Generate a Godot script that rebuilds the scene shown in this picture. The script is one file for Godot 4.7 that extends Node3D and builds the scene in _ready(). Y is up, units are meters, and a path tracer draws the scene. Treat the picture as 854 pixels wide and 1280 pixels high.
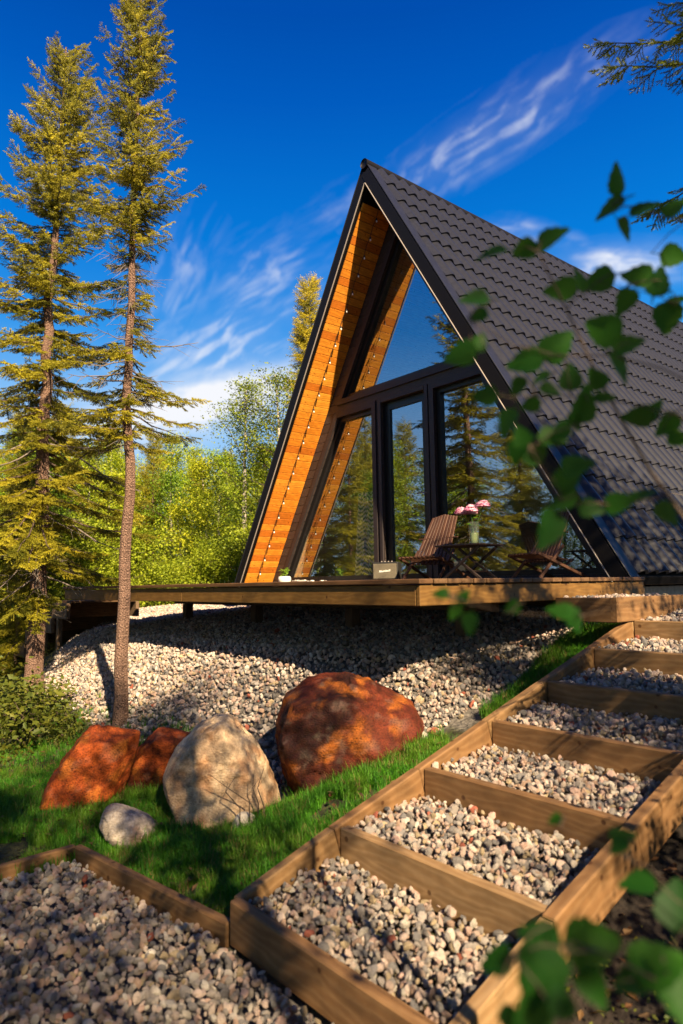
extends Node3D
# An A-frame cabin with a deck, timber garden stairs, boulders and a gravel bank at the edge of a young wood.
# Axes: x runs right along the gable, y is up with the deck top at 0, z comes out of the gable.

const EYE := Vector3(5.751, -0.03, 5.773)
const YAW := -0.876
const PITCH := 0.107
const ROLL := -0.015
const FOCAL := 853.0            # in photo pixels (photo 854 x 1280)
const HALF := 3.0               # half width of the roof at deck level
const TOP := 5.038              # ridge height above the deck
const RUN := 0.15               # horizontal thickness of the roof
const OVER := 0.52              # front overhang
const HI := TOP * (HALF - RUN) / HALF
const WI := HALF - RUN
const SUN_TO := Vector3(0.80, 0.577, 0.215)

var rng := RandomNumberGenerator.new()
var mats := {}
var meshes := {}
var taken := {}
var nz := FastNoiseLite.new()
var nz2 := FastNoiseLite.new()

class MB:
	var v := PackedVector3Array()
	var c := PackedColorArray()
	var uv := PackedVector2Array()
	var ix := PackedInt32Array()
	func add(p: Vector3, col := Color(1, 1, 1)) -> int:
		v.append(p); c.append(col); return v.size() - 1
	func tri(a: int, b: int, d: int):
		ix.append(a); ix.append(b); ix.append(d)
	func quad(a: int, b: int, d: int, e: int):
		ix.append(a); ix.append(b); ix.append(d); ix.append(a); ix.append(d); ix.append(e)
	func ftri(a: Vector3, b: Vector3, d: Vector3, col := Color(1, 1, 1)):
		var k := v.size()
		v.append(a); v.append(b); v.append(d); c.append(col); c.append(col); c.append(col)
		ix.append(k); ix.append(k + 1); ix.append(k + 2)
	func fquad(a: Vector3, b: Vector3, d: Vector3, e: Vector3, col := Color(1, 1, 1)):
		ftri(a, b, d, col); ftri(a, d, e, col)
	func tri_out(a: Vector3, b: Vector3, d: Vector3, mid: Vector3):
		# clockwise seen from outside a convex body round mid
		if (d - a).cross(b - a).dot(a + b + d - mid * 3.0) < 0.0: ftri(a, d, b)
		else: ftri(a, b, d)
	func quad_out(a: Vector3, b: Vector3, d: Vector3, e: Vector3, mid: Vector3):
		tri_out(a, b, d, mid); tri_out(a, d, e, mid)
	func tube(path: Array, radii: Array, sides := 6, col := Color(1, 1, 1), cap := true):
		var first := v.size()
		var side := Vector3.ZERO
		for i in path.size():
			var dir: Vector3 = (path[mini(i + 1, path.size() - 1)] - path[maxi(i - 1, 0)]).normalized()
			if i == 0:
				side = dir.cross(Vector3.RIGHT if absf(dir.x) < 0.8 else Vector3.UP).normalized()
			side = (side - dir * side.dot(dir)).normalized()
			var up := dir.cross(side)
			for s in sides:
				var a := TAU * s / sides
				add(path[i] + (side * cos(a) + up * sin(a)) * radii[i], col)
		for i in path.size() - 1:
			for s in sides:
				var p := first + i * sides + s
				var q := first + i * sides + (s + 1) % sides
				quad(p, q, q + sides, p + sides)
		if cap:
			for e in [0, path.size() - 1]:
				var m := add(path[e], col)
				for s in sides:
					tri(m, first + e * sides + s, first + e * sides + (s + 1) % sides)
	func lathe(profile: Array, sides := 20, col := Color(1, 1, 1)):
		var first := v.size()
		for p in profile:
			for s in sides:
				var a: float = TAU * s / sides
				add(Vector3(cos(a) * p.x, p.y, sin(a) * p.x), col)
		for i in profile.size() - 1:
			for s in sides:
				var p := first + i * sides + s
				var q := first + i * sides + (s + 1) % sides
				quad(p, p + sides, q + sides, q)
	func prism(poly: PackedVector2Array, z0: float, z1: float):
		var t := Geometry2D.triangulate_polygon(poly)
		for k in range(0, t.size(), 3):
			for z in [z0, z1]:
				ftri(Vector3(poly[t[k]].x, poly[t[k]].y, z), Vector3(poly[t[k + 1]].x, poly[t[k + 1]].y, z), Vector3(poly[t[k + 2]].x, poly[t[k + 2]].y, z))
		for i in poly.size():
			var a := poly[i]
			var b := poly[(i + 1) % poly.size()]
			fquad(Vector3(a.x, a.y, z0), Vector3(b.x, b.y, z0), Vector3(b.x, b.y, z1), Vector3(a.x, a.y, z1))
	func ring(outer: PackedVector2Array, inner: PackedVector2Array, z0: float, z1: float):
		for i in outer.size():
			var j := (i + 1) % outer.size()
			var o0 := outer[i]; var o1 := outer[j]; var i0 := inner[i]; var i1 := inner[j]
			for z in [z0, z1]:
				fquad(Vector3(o0.x, o0.y, z), Vector3(o1.x, o1.y, z), Vector3(i1.x, i1.y, z), Vector3(i0.x, i0.y, z))
			fquad(Vector3(o0.x, o0.y, z0), Vector3(o1.x, o1.y, z0), Vector3(o1.x, o1.y, z1), Vector3(o0.x, o0.y, z1))
			fquad(Vector3(i0.x, i0.y, z0), Vector3(i1.x, i1.y, z0), Vector3(i1.x, i1.y, z1), Vector3(i0.x, i0.y, z1))
	func done(smooth := false, colored := false) -> ArrayMesh:
		var a := []
		a.resize(Mesh.ARRAY_MAX)
		a[Mesh.ARRAY_VERTEX] = v
		a[Mesh.ARRAY_INDEX] = ix
		if colored: a[Mesh.ARRAY_COLOR] = c
		if uv.size() == v.size(): a[Mesh.ARRAY_TEX_UV] = uv
		if smooth:
			var n := PackedVector3Array()
			n.resize(v.size())
			for k in range(0, ix.size(), 3):
				var f := (v[ix[k + 2]] - v[ix[k]]).cross(v[ix[k + 1]] - v[ix[k]])
				n[ix[k]] += f; n[ix[k + 1]] += f; n[ix[k + 2]] += f
			for k in n.size(): n[k] = n[k].normalized()
			a[Mesh.ARRAY_NORMAL] = n
		var m := ArrayMesh.new()
		m.add_surface_from_arrays(Mesh.PRIMITIVE_TRIANGLES, a)
		return m

# ---------------------------------------------------------------- helpers
func lin(r: float, g: float, b: float, a := 1.0) -> Color:
	var c := Color(r, g, b).linear_to_srgb()
	c.a = a
	return c

func rnd(a: float, b: float) -> float:
	return rng.randf_range(a, b)

func numbered(called: String) -> String:
	taken[called] = taken.get(called, 0) + 1
	return called if taken[called] == 1 else "%s_%03d" % [called, taken[called] - 1]

func thing(called: String, label: String, category: String, at := Vector3.ZERO, turn := 0.0, group := "", kind := "") -> Node3D:
	var o := Node3D.new()
	o.name = numbered(called)
	add_child(o)
	o.position = at
	o.rotation.y = turn
	mark(o, label, category, group, kind)
	return o

func mark(o: Node, label := "", category := "", group := "", kind := ""):
	if label: o.set_meta("label", label)
	if category: o.set_meta("category", category)
	if group: o.set_meta("group", group)
	if kind: o.set_meta("kind", kind)

func part(parent: Node, called: String, mesh: Mesh, mat: Material, xf := Transform3D.IDENTITY) -> MeshInstance3D:
	var o := MeshInstance3D.new()
	o.name = numbered(called) if parent == self else called
	o.mesh = mesh
	o.material_override = mat
	parent.add_child(o, true)
	o.transform = xf
	return o

func many(parent: Node, called: String, mesh: Mesh, mat: Material, xfs: Array, cols := PackedColorArray()) -> MultiMeshInstance3D:
	var m := MultiMesh.new()
	m.transform_format = MultiMesh.TRANSFORM_3D
	m.use_colors = cols.size() > 0
	m.mesh = mesh
	m.instance_count = xfs.size()
	for i in xfs.size():
		m.set_instance_transform(i, xfs[i])
		if cols.size() > 0: m.set_instance_color(i, cols[i])
	var o := MultiMeshInstance3D.new()
	o.name = numbered(called) if parent == self else called
	o.multimesh = m
	o.material_override = mat
	parent.add_child(o, true)
	o.set_meta("kind", "stuff")
	return o

func copy(o: Node3D, at: Vector3, turn: float, label := "", size := 1.0) -> Node3D:
	var c: Node3D = o.duplicate()
	var stem := String(o.name)
	if stem.right(3).is_valid_int(): stem = stem.left(-4)
	c.name = numbered(stem)
	add_child(c)
	c.position = at
	c.rotation.y = turn
	c.scale = Vector3.ONE * size
	if label: c.set_meta("label", label)
	return c

func box(size: Vector3, ch := 0.004) -> ArrayMesh:
	var key := "box%.4f,%.4f,%.4f,%.4f" % [size.x, size.y, size.z, ch]
	if meshes.has(key): return meshes[key]
	var m := MB.new()
	var h := size / 2.0
	ch = minf(ch, minf(h.x, minf(h.y, h.z)) * 0.6)
	var px := func(sx, sy, sz): return Vector3(sx * h.x, sy * (h.y - ch), sz * (h.z - ch))
	var py := func(sx, sy, sz): return Vector3(sx * (h.x - ch), sy * h.y, sz * (h.z - ch))
	var pz := func(sx, sy, sz): return Vector3(sx * (h.x - ch), sy * (h.y - ch), sz * h.z)
	var o := Vector3.ZERO
	for s in [-1, 1]:
		m.quad_out(px.call(s, -1, -1), px.call(s, 1, -1), px.call(s, 1, 1), px.call(s, -1, 1), o)
		m.quad_out(py.call(-1, s, -1), py.call(1, s, -1), py.call(1, s, 1), py.call(-1, s, 1), o)
		m.quad_out(pz.call(-1, -1, s), pz.call(1, -1, s), pz.call(1, 1, s), pz.call(-1, 1, s), o)
		for t in [-1, 1]:
			m.quad_out(px.call(s, t, -1), px.call(s, t, 1), py.call(s, t, 1), py.call(s, t, -1), o)
			m.quad_out(px.call(s, -1, t), px.call(s, 1, t), pz.call(s, 1, t), pz.call(s, -1, t), o)
			m.quad_out(py.call(-1, s, t), py.call(1, s, t), pz.call(1, s, t), pz.call(-1, s, t), o)
			for u in [-1, 1]:
				m.tri_out(px.call(s, t, u), py.call(s, t, u), pz.call(s, t, u), o)
	meshes[key] = m.done()
	return meshes[key]

func beam(parent: Node, called: String, a: Vector3, b: Vector3, tall: float, wide: float, mat: Material, up := Vector3.UP, ch := 0.004) -> MeshInstance3D:
	# a board from a to b: its length runs along the board's own x axis, which the grain follows
	var x := (b - a).normalized()
	var y := (up - x * up.dot(x)).normalized()
	var xf := Transform3D(Basis(x, y, x.cross(y)), (a + b) / 2.0)
	return part(parent, called, box(Vector3((b - a).length(), tall, wide), ch), mat, xf)

func noise_tex(seed_: int, freq: float, colors: Array, octaves := 4, size := 256, stops := []) -> NoiseTexture2D:
	var t := NoiseTexture2D.new()
	var n := FastNoiseLite.new()
	n.seed = seed_
	n.noise_type = FastNoiseLite.TYPE_SIMPLEX_SMOOTH
	n.frequency = freq
	n.fractal_octaves = octaves
	t.noise = n
	t.width = size
	t.height = size
	t.seamless = true
	t.seamless_blend_skirt = 0.3
	var g := Gradient.new()
	var off := PackedFloat32Array()
	for i in colors.size(): off.append(stops[i] if stops else 0.15 + 0.7 * i / maxf(1.0, colors.size() - 1.0))
	g.offsets = off
	g.colors = PackedColorArray(colors)
	t.color_ramp = g
	return t

func plain(called: String, col: Color, rough := 0.8, spec := 0.5) -> StandardMaterial3D:
	var m := StandardMaterial3D.new()
	m.resource_name = called
	m.albedo_color = col
	m.roughness = rough
	m.metallic_specular = spec
	mats[called] = m
	return m

func grained(called: String, colors: Array, scale: Vector3, rough: float, seed_: int, bump := 0.15, freq := 0.03, world := false, tint := Color.WHITE) -> StandardMaterial3D:
	var m := plain(called, tint, rough)
	var key := "tex%d_%.3f_%s" % [seed_, freq, str(colors)]
	if not meshes.has(key): meshes[key] = noise_tex(seed_, freq, colors)
	m.albedo_texture = meshes[key]
	var bk := "bump%.3f" % freq
	if not meshes.has(bk): meshes[bk] = noise_tex(77, freq, [Color.BLACK, Color.WHITE], 5)
	if bump > 0.0:
		m.heightmap_enabled = true
		m.heightmap_texture = meshes[bk]
		m.heightmap_scale = bump
	m.uv1_triplanar = true
	m.uv1_world_triplanar = world
	m.uv1_scale = scale
	m.uv1_offset = Vector3(seed_ * 0.37, seed_ * 0.71, seed_ * 0.13)
	return m

func wood_image() -> ImageTexture:
	# sawn softwood: a metre of board along u, a quarter across v; annual rings bend round knots
	var w := 512
	var im := Image.create_empty(w, w, false, Image.FORMAT_RGB8)
	var n := FastNoiseLite.new(); n.seed = 12; n.frequency = 1.0; n.fractal_octaves = 3
	var knots := []
	rng.seed = 99
	for k in 5: knots.append([rnd(0.05, 0.95), (k + rnd(0.2, 0.8)) / 5.0, rnd(0.008, 0.016)])
	for y in w:
		for x in w:
			var u := float(x) / w
			var v := float(y) / w
			var cu := cos(TAU * u); var su := sin(TAU * u)
			var warp := n.get_noise_3d(cu * 0.5, su * 0.5, v * 2.0) * 0.10 + 0.012 * sin(TAU * v)
			var dark := 0.0
			for k in knots:
				var du: float = absf(u - k[0]); du = minf(du, 1.0 - du)
				var dv: float = (v - k[1]); dv -= roundf(dv)
				var r := sqrt(du * du + dv * dv / 16.0)
				warp += 0.05 * exp(-r * r / (k[2] * k[2] * 6.0)) * (1.0 if dv > 0.0 else -1.0)
				dark = maxf(dark, 1.0 - smoothstep(k[2] * 0.5, k[2], r))
			var ring := sin(TAU * ((v + warp) * 9.0)) * 0.5 + 0.5
			var fibre := n.get_noise_3d(cu * 3.0, su * 3.0, v * 110.0) * 0.5 + 0.5
			var patch := n.get_noise_3d(cu * 1.3 + 5.0, su * 1.3, v * 3.0) * 0.5 + 0.5
			var g := 0.62 + 0.16 * pow(ring, 2.0) + 0.22 * fibre * (0.6 + 0.6 * patch)
			g *= 0.66 + 0.48 * patch
			var c := Color(g, g * lerpf(0.93, 1.0, ring), g * lerpf(0.84, 1.0, ring))
			c = c.lerp(Color(0.22, 0.14, 0.08), dark * 0.85)
			im.set_pixel(x, y, Color(clampf(c.r, 0, 1), clampf(c.g, 0, 1), clampf(c.b, 0, 1)).linear_to_srgb())
	return ImageTexture.create_from_image(im)

func wooden(called: String, tint: Color, rough: float, seed_: int, bump := 0.06, across := 4.0) -> StandardMaterial3D:
	var m := plain(called, tint, rough, 0.4)
	if not meshes.has("wood"): meshes["wood"] = wood_image()
	m.albedo_texture = meshes["wood"]
	m.heightmap_enabled = bump > 0.0
	m.heightmap_texture = meshes["wood"]
	m.heightmap_scale = bump
	m.uv1_triplanar = true
	m.uv1_triplanar_sharpness = 8.0
	m.uv1_scale = Vector3(1.0, across, across)
	m.uv1_offset = Vector3(seed_ * 0.37, seed_ * 0.29, seed_ * 0.53)
	return m

func leafy(called: String, back: Color, rough := 0.55) -> StandardMaterial3D:
	var m := plain(called, Color.WHITE, rough, 0.4)
	m.vertex_color_use_as_albedo = true
	m.backlight_enabled = true
	m.backlight = back
	return m

# a photo pixel gives a direction only
func ray(px: float, py: float) -> Vector3:
	var f := Vector3(sin(YAW) * cos(PITCH), sin(PITCH), -cos(YAW) * cos(PITCH))
	var r := Vector3(cos(YAW), 0, sin(YAW))
	var u := r.cross(f)
	var r2 := r * cos(ROLL) + u * sin(ROLL)
	var u2 := u * cos(ROLL) - r * sin(ROLL)
	return f + r2 * (px - 427.0) / FOCAL + u2 * (640.0 - py) / FOCAL

func at_depth(px: float, py: float, depth: float) -> Vector3:
	return EYE + ray(px, py) * depth

func across(px: float, dist: float) -> Vector3:
	# the ground point that far away, straight below the direction of column px
	var d := ray(px, 722)
	d.y = 0
	var p := EYE + d.normalized() * dist
	p.y = ground_y(p.x, p.z)
	return p

# ---------------------------------------------------------------- terrain
func stair_y(z: float) -> float:
	return -1.25 + 0.29 * clampf(4.5 - z, 0.0, 3.1)

func ground_y(x: float, z: float) -> float:
	var left := lerpf(smoothstep(-2.6, -6.5, x), smoothstep(-5.0, -9.0, x), smoothstep(2.6, 1.8, z))
	var crest_z := lerpf(2.85, 2.62, smoothstep(1.4, 2.6, x)) - 0.28 * smoothstep(-0.5, -3.2, x)
	var crest_y := -0.5 - 0.75 * left
	var toe_y := -1.2 - 0.06 * smoothstep(1.0, -2.0, x) - 0.45 * left
	var y: float
	if z < crest_z:
		y = crest_y + (0.22 * (1.0 - left)) * clampf((crest_z - z) / 2.6, 0.0, 1.0)
	else:
		y = maxf(toe_y, crest_y - 0.72 * (z - crest_z))
		var round_off := smoothstep(0.0, 0.3, y - toe_y)
		y = lerpf(toe_y + (y - toe_y) * 0.8, y, round_off)
	y += 0.03 * nz.get_noise_2d(x * 40.0, z * 40.0)
	var near_stairs := smoothstep(2.55, 3.25, x)
	if near_stairs > 0.0:
		var s := stair_y(z) - 0.02
		if x > 4.5: s -= 0.075 * smoothstep(4.5, 4.85, x) + 0.05 * nz.get_noise_2d(x * 90.0 + 50.0, z * 90.0)
		y = lerpf(y, s, near_stairs)
	if z > 4.3 and x < 4.7:
		y = lerpf(y, -1.25, smoothstep(4.3, 4.55, z) * smoothstep(2.2, 2.6, x))
	var far := Vector2(x, z).length()
	if far > 14.0: y -= 0.6 * smoothstep(14.0, 60.0, far)
	return y

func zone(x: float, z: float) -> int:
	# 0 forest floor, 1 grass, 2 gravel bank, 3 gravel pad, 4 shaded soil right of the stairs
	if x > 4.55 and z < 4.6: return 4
	if z > 4.47 + 0.13 * (3.57 - x) and x > 2.52: return 3
	if x > lerpf(3.18, 2.9, smoothstep(3.0, 3.7, z)) + 0.08 * sin(z * 3.0) and x < 4.55: return 1
	var edge := 3.72 + 0.1 * sin(x * 3.1) - 0.25 * smoothstep(-0.3, -2.2, x)
	if z < edge and x > -3.0 - 0.9 * smoothstep(3.2, 2.4, z) - 2.6 * smoothstep(2.4, 1.6, z) + 0.2 * sin(z * 2.0): return 2
	if x > 0.2: return 1
	return 0

func build_ground():
	var m := MB.new()
	var xs := axis(-7.0, 7.6, 0.11, 220.0)
	var zs := axis(-4.0, 8.0, 0.11, 220.0)
	for z in zs:
		for x in xs:
			var k := zone(x, z)
			var n := nz.get_noise_2d(x * 60.0, z * 60.0) * 0.5 + 0.5
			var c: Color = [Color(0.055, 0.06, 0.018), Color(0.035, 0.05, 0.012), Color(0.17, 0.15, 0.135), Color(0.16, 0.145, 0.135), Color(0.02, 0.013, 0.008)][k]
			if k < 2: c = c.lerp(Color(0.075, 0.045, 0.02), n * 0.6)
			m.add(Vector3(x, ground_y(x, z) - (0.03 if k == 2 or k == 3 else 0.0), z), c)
	var w := xs.size()
	for j in zs.size() - 1:
		for i in w - 1:
			var a := j * w + i
			m.quad(a, a + 1, a + w + 1, a + w)
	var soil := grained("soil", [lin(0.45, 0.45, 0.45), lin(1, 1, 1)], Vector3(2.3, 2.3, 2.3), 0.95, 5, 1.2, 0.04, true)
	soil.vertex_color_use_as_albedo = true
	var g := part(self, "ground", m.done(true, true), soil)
	mark(g, "sloping woodland ground of soil, moss and gravel round the cabin", "ground", "", "structure")

func axis(a: float, b: float, step: float, reach: float) -> Array:
	var out := []
	var x := a
	while x <= b:
		out.append(x)
		x += step
	var s := step
	x = b
	while x < reach:
		s *= 1.35
		x += s
		out.append(x)
	s = step
	x = a
	while x > -reach:
		s *= 1.35
		x -= s
		out.push_front(x)
	return out

# ---------------------------------------------------------------- sky
func sky_image() -> ImageTexture:
	var w := 3072
	var h := 1536
	var a := FastNoiseLite.new(); a.seed = 4; a.frequency = 1.0; a.fractal_octaves = 6; a.noise_type = FastNoiseLite.TYPE_SIMPLEX
	var b := FastNoiseLite.new(); b.seed = 9; b.frequency = 1.0; b.fractal_octaves = 3; b.noise_type = FastNoiseLite.TYPE_SIMPLEX
	# cirrus banks: [centre pixel, end pixel of the long axis, half length, half width (degrees), strength]; those without pixels go on round the sky
	var banks := []
	for s in [[[615, 165], [720, 100], 8.0, 1.7, 0.75], [[430, 255], [520, 205], 4.0, 1.2, 0.22], [[255, 503], [380, 478], 10.0, 2.0, 3.2], [[190, 520], [300, 500], 8.0, 2.2, 1.6], [[270, 440], [380, 380], 9.0, 3.2, 0.8], [[330, 345], [400, 310], 4.0, 2.4, 0.5],
			[[220, 350], [250, 290], 4.0, 2.6, 0.35], [[785, 328], [860, 328], 4.2, 1.2, 1.4], [[650, 292], [700, 300], 2.2, 0.9, 0.8], [[60, 520], [160, 480], 9.0, 3.0, 0.6], [[710, 310], [740, 315], 1.5, 0.8, 0.6]]:
		var d := ray(s[0][0], s[0][1]).normalized()
		var e := (ray(s[1][0], s[1][1]).normalized() - d)
		e = (e - d * e.dot(d)).normalized()
		banks.append([d, e, d.cross(e), s[2], s[3], s[4]])
	rng.seed = 31
	for k in 44:
		var az := YAW + rnd(0.75, TAU - 0.75)
		var el := deg_to_rad(rnd(8.0, 60.0))
		var d := Vector3(sin(az) * cos(el), sin(el), -cos(az) * cos(el))
		var e := d.cross(Vector3.UP).rotated(d, rnd(0.1, 0.6)).normalized()
		banks.append([d, e, d.cross(e), rnd(8.0, 16.0), rnd(1.6, 4.0), rnd(0.2, 0.8)])
	var im := Image.create_empty(w, h, false, Image.FORMAT_RGB8)
	im.fill(lin(0.10, 0.11, 0.06))
	var clear := Gradient.new()
	clear.offsets = PackedFloat32Array([0.0, 0.15, 0.27, 0.35, 0.45, 0.60, 0.67, 1.0])
	clear.colors = PackedColorArray([Color(0.58, 0.78, 0.98), Color(0.42, 0.67, 0.96), Color(0.17, 0.47, 0.90), Color(0.03, 0.30, 0.81), Color(0.002, 0.20, 0.70), Color(0.0006, 0.105, 0.51), Color(0.0005, 0.076, 0.42), Color(0.0005, 0.05, 0.32)])
	for y in range(0, h / 2 + 1):
		var c := clear.sample(maxf(0.0, sin((0.5 - (y + 0.5) / h) * PI)))
		im.fill_rect(Rect2i(0, y, w, 1), lin(c.r, c.g, c.b))
	var cover := PackedFloat32Array()
	cover.resize(w * (h / 2 + 1))
	for k in banks:
		var d0: Vector3 = k[0]
		var el0 := rad_to_deg(asin(d0.y))
		var reach: float = maxf(k[3], k[4]) * 1.7
		var az0 := rad_to_deg(atan2(d0.x, -d0.z))
		var wide := minf(175.0, reach / maxf(0.2, cos(deg_to_rad(minf(80.0, el0 + reach)))))
		for y in range(maxi(0, int((0.5 - (el0 + reach) / 180.0) * h)), mini(h / 2, int((0.5 - (el0 - reach) / 180.0) * h))):
			var el := (0.5 - (y + 0.5) / h) * PI
			var se := sin(el)
			var ce := cos(el)
			for xx in range(int((az0 - wide) / 360.0 * w), int((az0 + wide) / 360.0 * w)):
				var x := posmod(xx, w)
				var az := ((x + 0.5) / w) * TAU
				var d := Vector3(sin(az) * ce, se, -cos(az) * ce)
				if d.dot(d0) < 0.9: continue
				var p: float = rad_to_deg(d.dot(k[1]))
				var q: float = rad_to_deg(d.dot(k[2]))
				var f: float = exp(-(p * p) / (k[3] * k[3]) * 1.3 - (q * q) / (k[4] * k[4]) * 1.2)
				if f < 0.03: continue
				var wv := b.get_noise_3d(d.x * 6.0, d.y * 6.0, d.z * 6.0) * 0.5
				var fine := a.get_noise_3d(p * 0.2 + wv, q * 0.7 + p * 0.08 + wv * 0.8, k[3]) * 0.5 + 0.5
				var puff := b.get_noise_3d(p * 0.32, q * 0.5, k[3] + 7.0) * 0.5 + 0.5
				var v: float = k[5] * f * lerpf(smoothstep(0.36, 0.86, fine), 0.6, minf(0.8, 0.25 * k[5])) * (0.4 + 0.95 * puff)
				cover[y * w + x] = maxf(cover[y * w + x], clampf(v, 0.0, 1.0))
	for y in h / 2:
		var base := clear.sample(maxf(0.0, sin((0.5 - (y + 0.5) / h) * PI)))
		for x in w:
			var v := cover[y * w + x]
			if v > 0.004:
				var c := base.lerp(Color(0.90, 0.92, 0.97), v)
				im.set_pixel(x, y, lin(c.r, c.g, c.b))
	return ImageTexture.create_from_image(im)

func build_view():
	var cam := Camera3D.new()
	cam.name = "camera"
	add_child(cam)
	var f := Vector3(sin(YAW) * cos(PITCH), sin(PITCH), -cos(YAW) * cos(PITCH))
	var r := Vector3(cos(YAW), 0, sin(YAW))
	var u := r.cross(f)
	cam.transform = Transform3D(Basis(r * cos(ROLL) + u * sin(ROLL), u * cos(ROLL) - r * sin(ROLL), -f), EYE)
	var lens := CameraAttributesPhysical.new()
	lens.frustum_focal_length = 23.33
	lens.frustum_far = 600.0
	lens.frustum_near = 0.05
	lens.frustum_focus_distance = 5.5
	lens.exposure_aperture = 2.4
	lens.auto_exposure_enabled = false
	cam.attributes = lens
	cam.fov = rad_to_deg(2.0 * atan(640.0 / FOCAL))
	cam.far = 600.0
	cam.near = 0.05
	cam.current = true
	var env := Environment.new()
	env.background_mode = Environment.BG_SKY
	var sky := Sky.new()
	var pano := PanoramaSkyMaterial.new()
	pano.panorama = sky_image()
	sky.sky_material = pano
	env.sky = sky
	env.background_energy_multiplier = 0.345
	env.tonemap_mode = Environment.TONE_MAPPER_LINEAR
	env.tonemap_exposure = 3.0
	env.sdfgi_enabled = true
	env.ssao_enabled = true
	env.ssil_enabled = true
	var we := WorldEnvironment.new()
	we.name = "world_environment"
	we.environment = env
	add_child(we)
	var sun := DirectionalLight3D.new()
	sun.name = "sun"
	sun.light_energy = 1.6
	sun.light_color = Color(1.0, 0.90, 0.73)
	sun.light_angular_distance = 0.5
	sun.shadow_enabled = true
	add_child(sun)
	sun.look_at_from_position(SUN_TO, Vector3.ZERO, Vector3.UP)

# ---------------------------------------------------------------- materials
func build_materials():
	for k in 5:
		wooden("soffit%d" % k, [lin(0.78, 0.30, 0.028), lin(0.70, 0.24, 0.020), lin(0.82, 0.34, 0.036), lin(0.60, 0.175, 0.016), lin(0.75, 0.28, 0.026)][k], 0.5, 20 + k, 0.03)
	for k in 3:
		var tone: Color = [lin(1, 1, 1), lin(0.85, 0.8, 0.78), lin(1.15, 1.05, 1.0)][k]
		grained("wall%d" % k, [lin(0.034, 0.024, 0.022), lin(0.056, 0.040, 0.037)], Vector3(1.2, 11, 11), 0.6, 30 + k, 0.12, 0.03, false, tone)
	grained("trim", [lin(0.022, 0.016, 0.018), lin(0.034, 0.025, 0.027)], Vector3(1.2, 8, 8), 0.55, 34, 0.08)
	plain("frame_black", lin(0.010, 0.009, 0.010), 0.4)
	plain("fascia_black", lin(0.006, 0.005, 0.006), 0.6, 0.3)
	plain("edge_metal", lin(0.30, 0.26, 0.24), 0.4)
	var roof := grained("roof_metal", [lin(0.011, 0.012, 0.0195), lin(0.019, 0.020, 0.030)], Vector3(1.6, 1.6, 1.6), 0.42, 41, 0.03, 0.05, true)
	roof.metallic_specular = 0.35
	wooden("lining", lin(0.62, 0.53, 0.38), 0.6, 42, 0.03)
	grained("room_floor", [lin(0.12, 0.085, 0.055), lin(0.2, 0.14, 0.09)], Vector3(1, 8, 8), 0.5, 43, 0.05)
	for k in 4:
		wooden("deck%d" % k, [lin(0.17, 0.095, 0.045), lin(0.14, 0.075, 0.034), lin(0.20, 0.11, 0.052), lin(0.16, 0.082, 0.036)][k], 0.65, 50 + k)
		wooden("stairs%d" % k, [lin(0.28, 0.165, 0.075), lin(0.22, 0.12, 0.052), lin(0.33, 0.205, 0.10), lin(0.25, 0.135, 0.058)][k], 0.75, 60 + k, 0.1)
		wooden("chair%d" % k, [lin(0.115, 0.052, 0.032), lin(0.09, 0.04, 0.025), lin(0.13, 0.06, 0.036), lin(0.10, 0.046, 0.028)][k], 0.6, 66 + k)
	wooden("fascia_wood", lin(0.21, 0.11, 0.028), 0.6, 55)
	grained("dark_timber", [lin(0.10, 0.062, 0.034), lin(0.17, 0.105, 0.06)], Vector3(1, 8, 8), 0.8, 56, 0.2)
	grained("table_wood", [lin(0.02, 0.012, 0.009), lin(0.045, 0.026, 0.018)], Vector3(2, 12, 12), 0.55, 57, 0.1)
	var bark := grained("bark_spruce", [lin(0.07, 0.045, 0.036), lin(0.25, 0.15, 0.115), lin(0.40, 0.27, 0.21)], Vector3(9, 4.5, 9), 0.95, 70, 2.2, 0.045, true)
	bark.metallic_specular = 0.2
	grained("bark_birch", [lin(0.06, 0.05, 0.04), lin(0.42, 0.37, 0.31), lin(0.55, 0.5, 0.44)], Vector3(3, 9, 3), 0.85, 71, 0.4, 0.04, true)
	grained("bark_twig", [lin(0.05, 0.032, 0.022), lin(0.11, 0.075, 0.055)], Vector3(14, 14, 14), 0.8, 72, 0.1, 0.04, true)
	var dead := plain("dead_twig", lin(0.17, 0.14, 0.125), 0.9, 0.3)
	dead.roughness = 0.95
	leafy("needles", lin(0.2, 0.17, 0.04))
	leafy("leaves", lin(0.5, 0.55, 0.12))
	leafy("grass_blades", lin(0.4, 0.5, 0.1))
	var stone := grained("gravel_stone", [lin(0.78, 0.76, 0.75), lin(1, 1, 1)], Vector3(28, 28, 28), 0.85, 80, 0.25, 0.03)
	stone.vertex_color_use_as_albedo = true
	stone.metallic_specular = 0.3
	for k in 2:
		var rock := grained("rock%d" % k, [[lin(0.22, 0.2, 0.22), lin(0.62, 0.55, 0.55), lin(1, 1, 1), lin(1.0, 0.85, 0.7)], [lin(0.55, 0.5, 0.46), lin(0.9, 0.88, 0.86), lin(1, 1, 1)]][k], Vector3(4.5, 4.5, 4.5), 0.8, 82 + k, 0.32, 0.07, true)
		rock.vertex_color_use_as_albedo = true
		rock.metallic_specular = 0.35
	# coated double glazing: about a third mirrors, the rest passes
	var white := Image.create_empty(4, 4, false, Image.FORMAT_RGB8)
	white.fill(Color.WHITE)
	var g := plain("glass", Color(0.93, 0.96, 1.0, 0.42), 0.015)
	g.metallic = 1.0
	g.transparency = BaseMaterial3D.TRANSPARENCY_ALPHA
	g.albedo_texture = ImageTexture.create_from_image(white)
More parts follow.
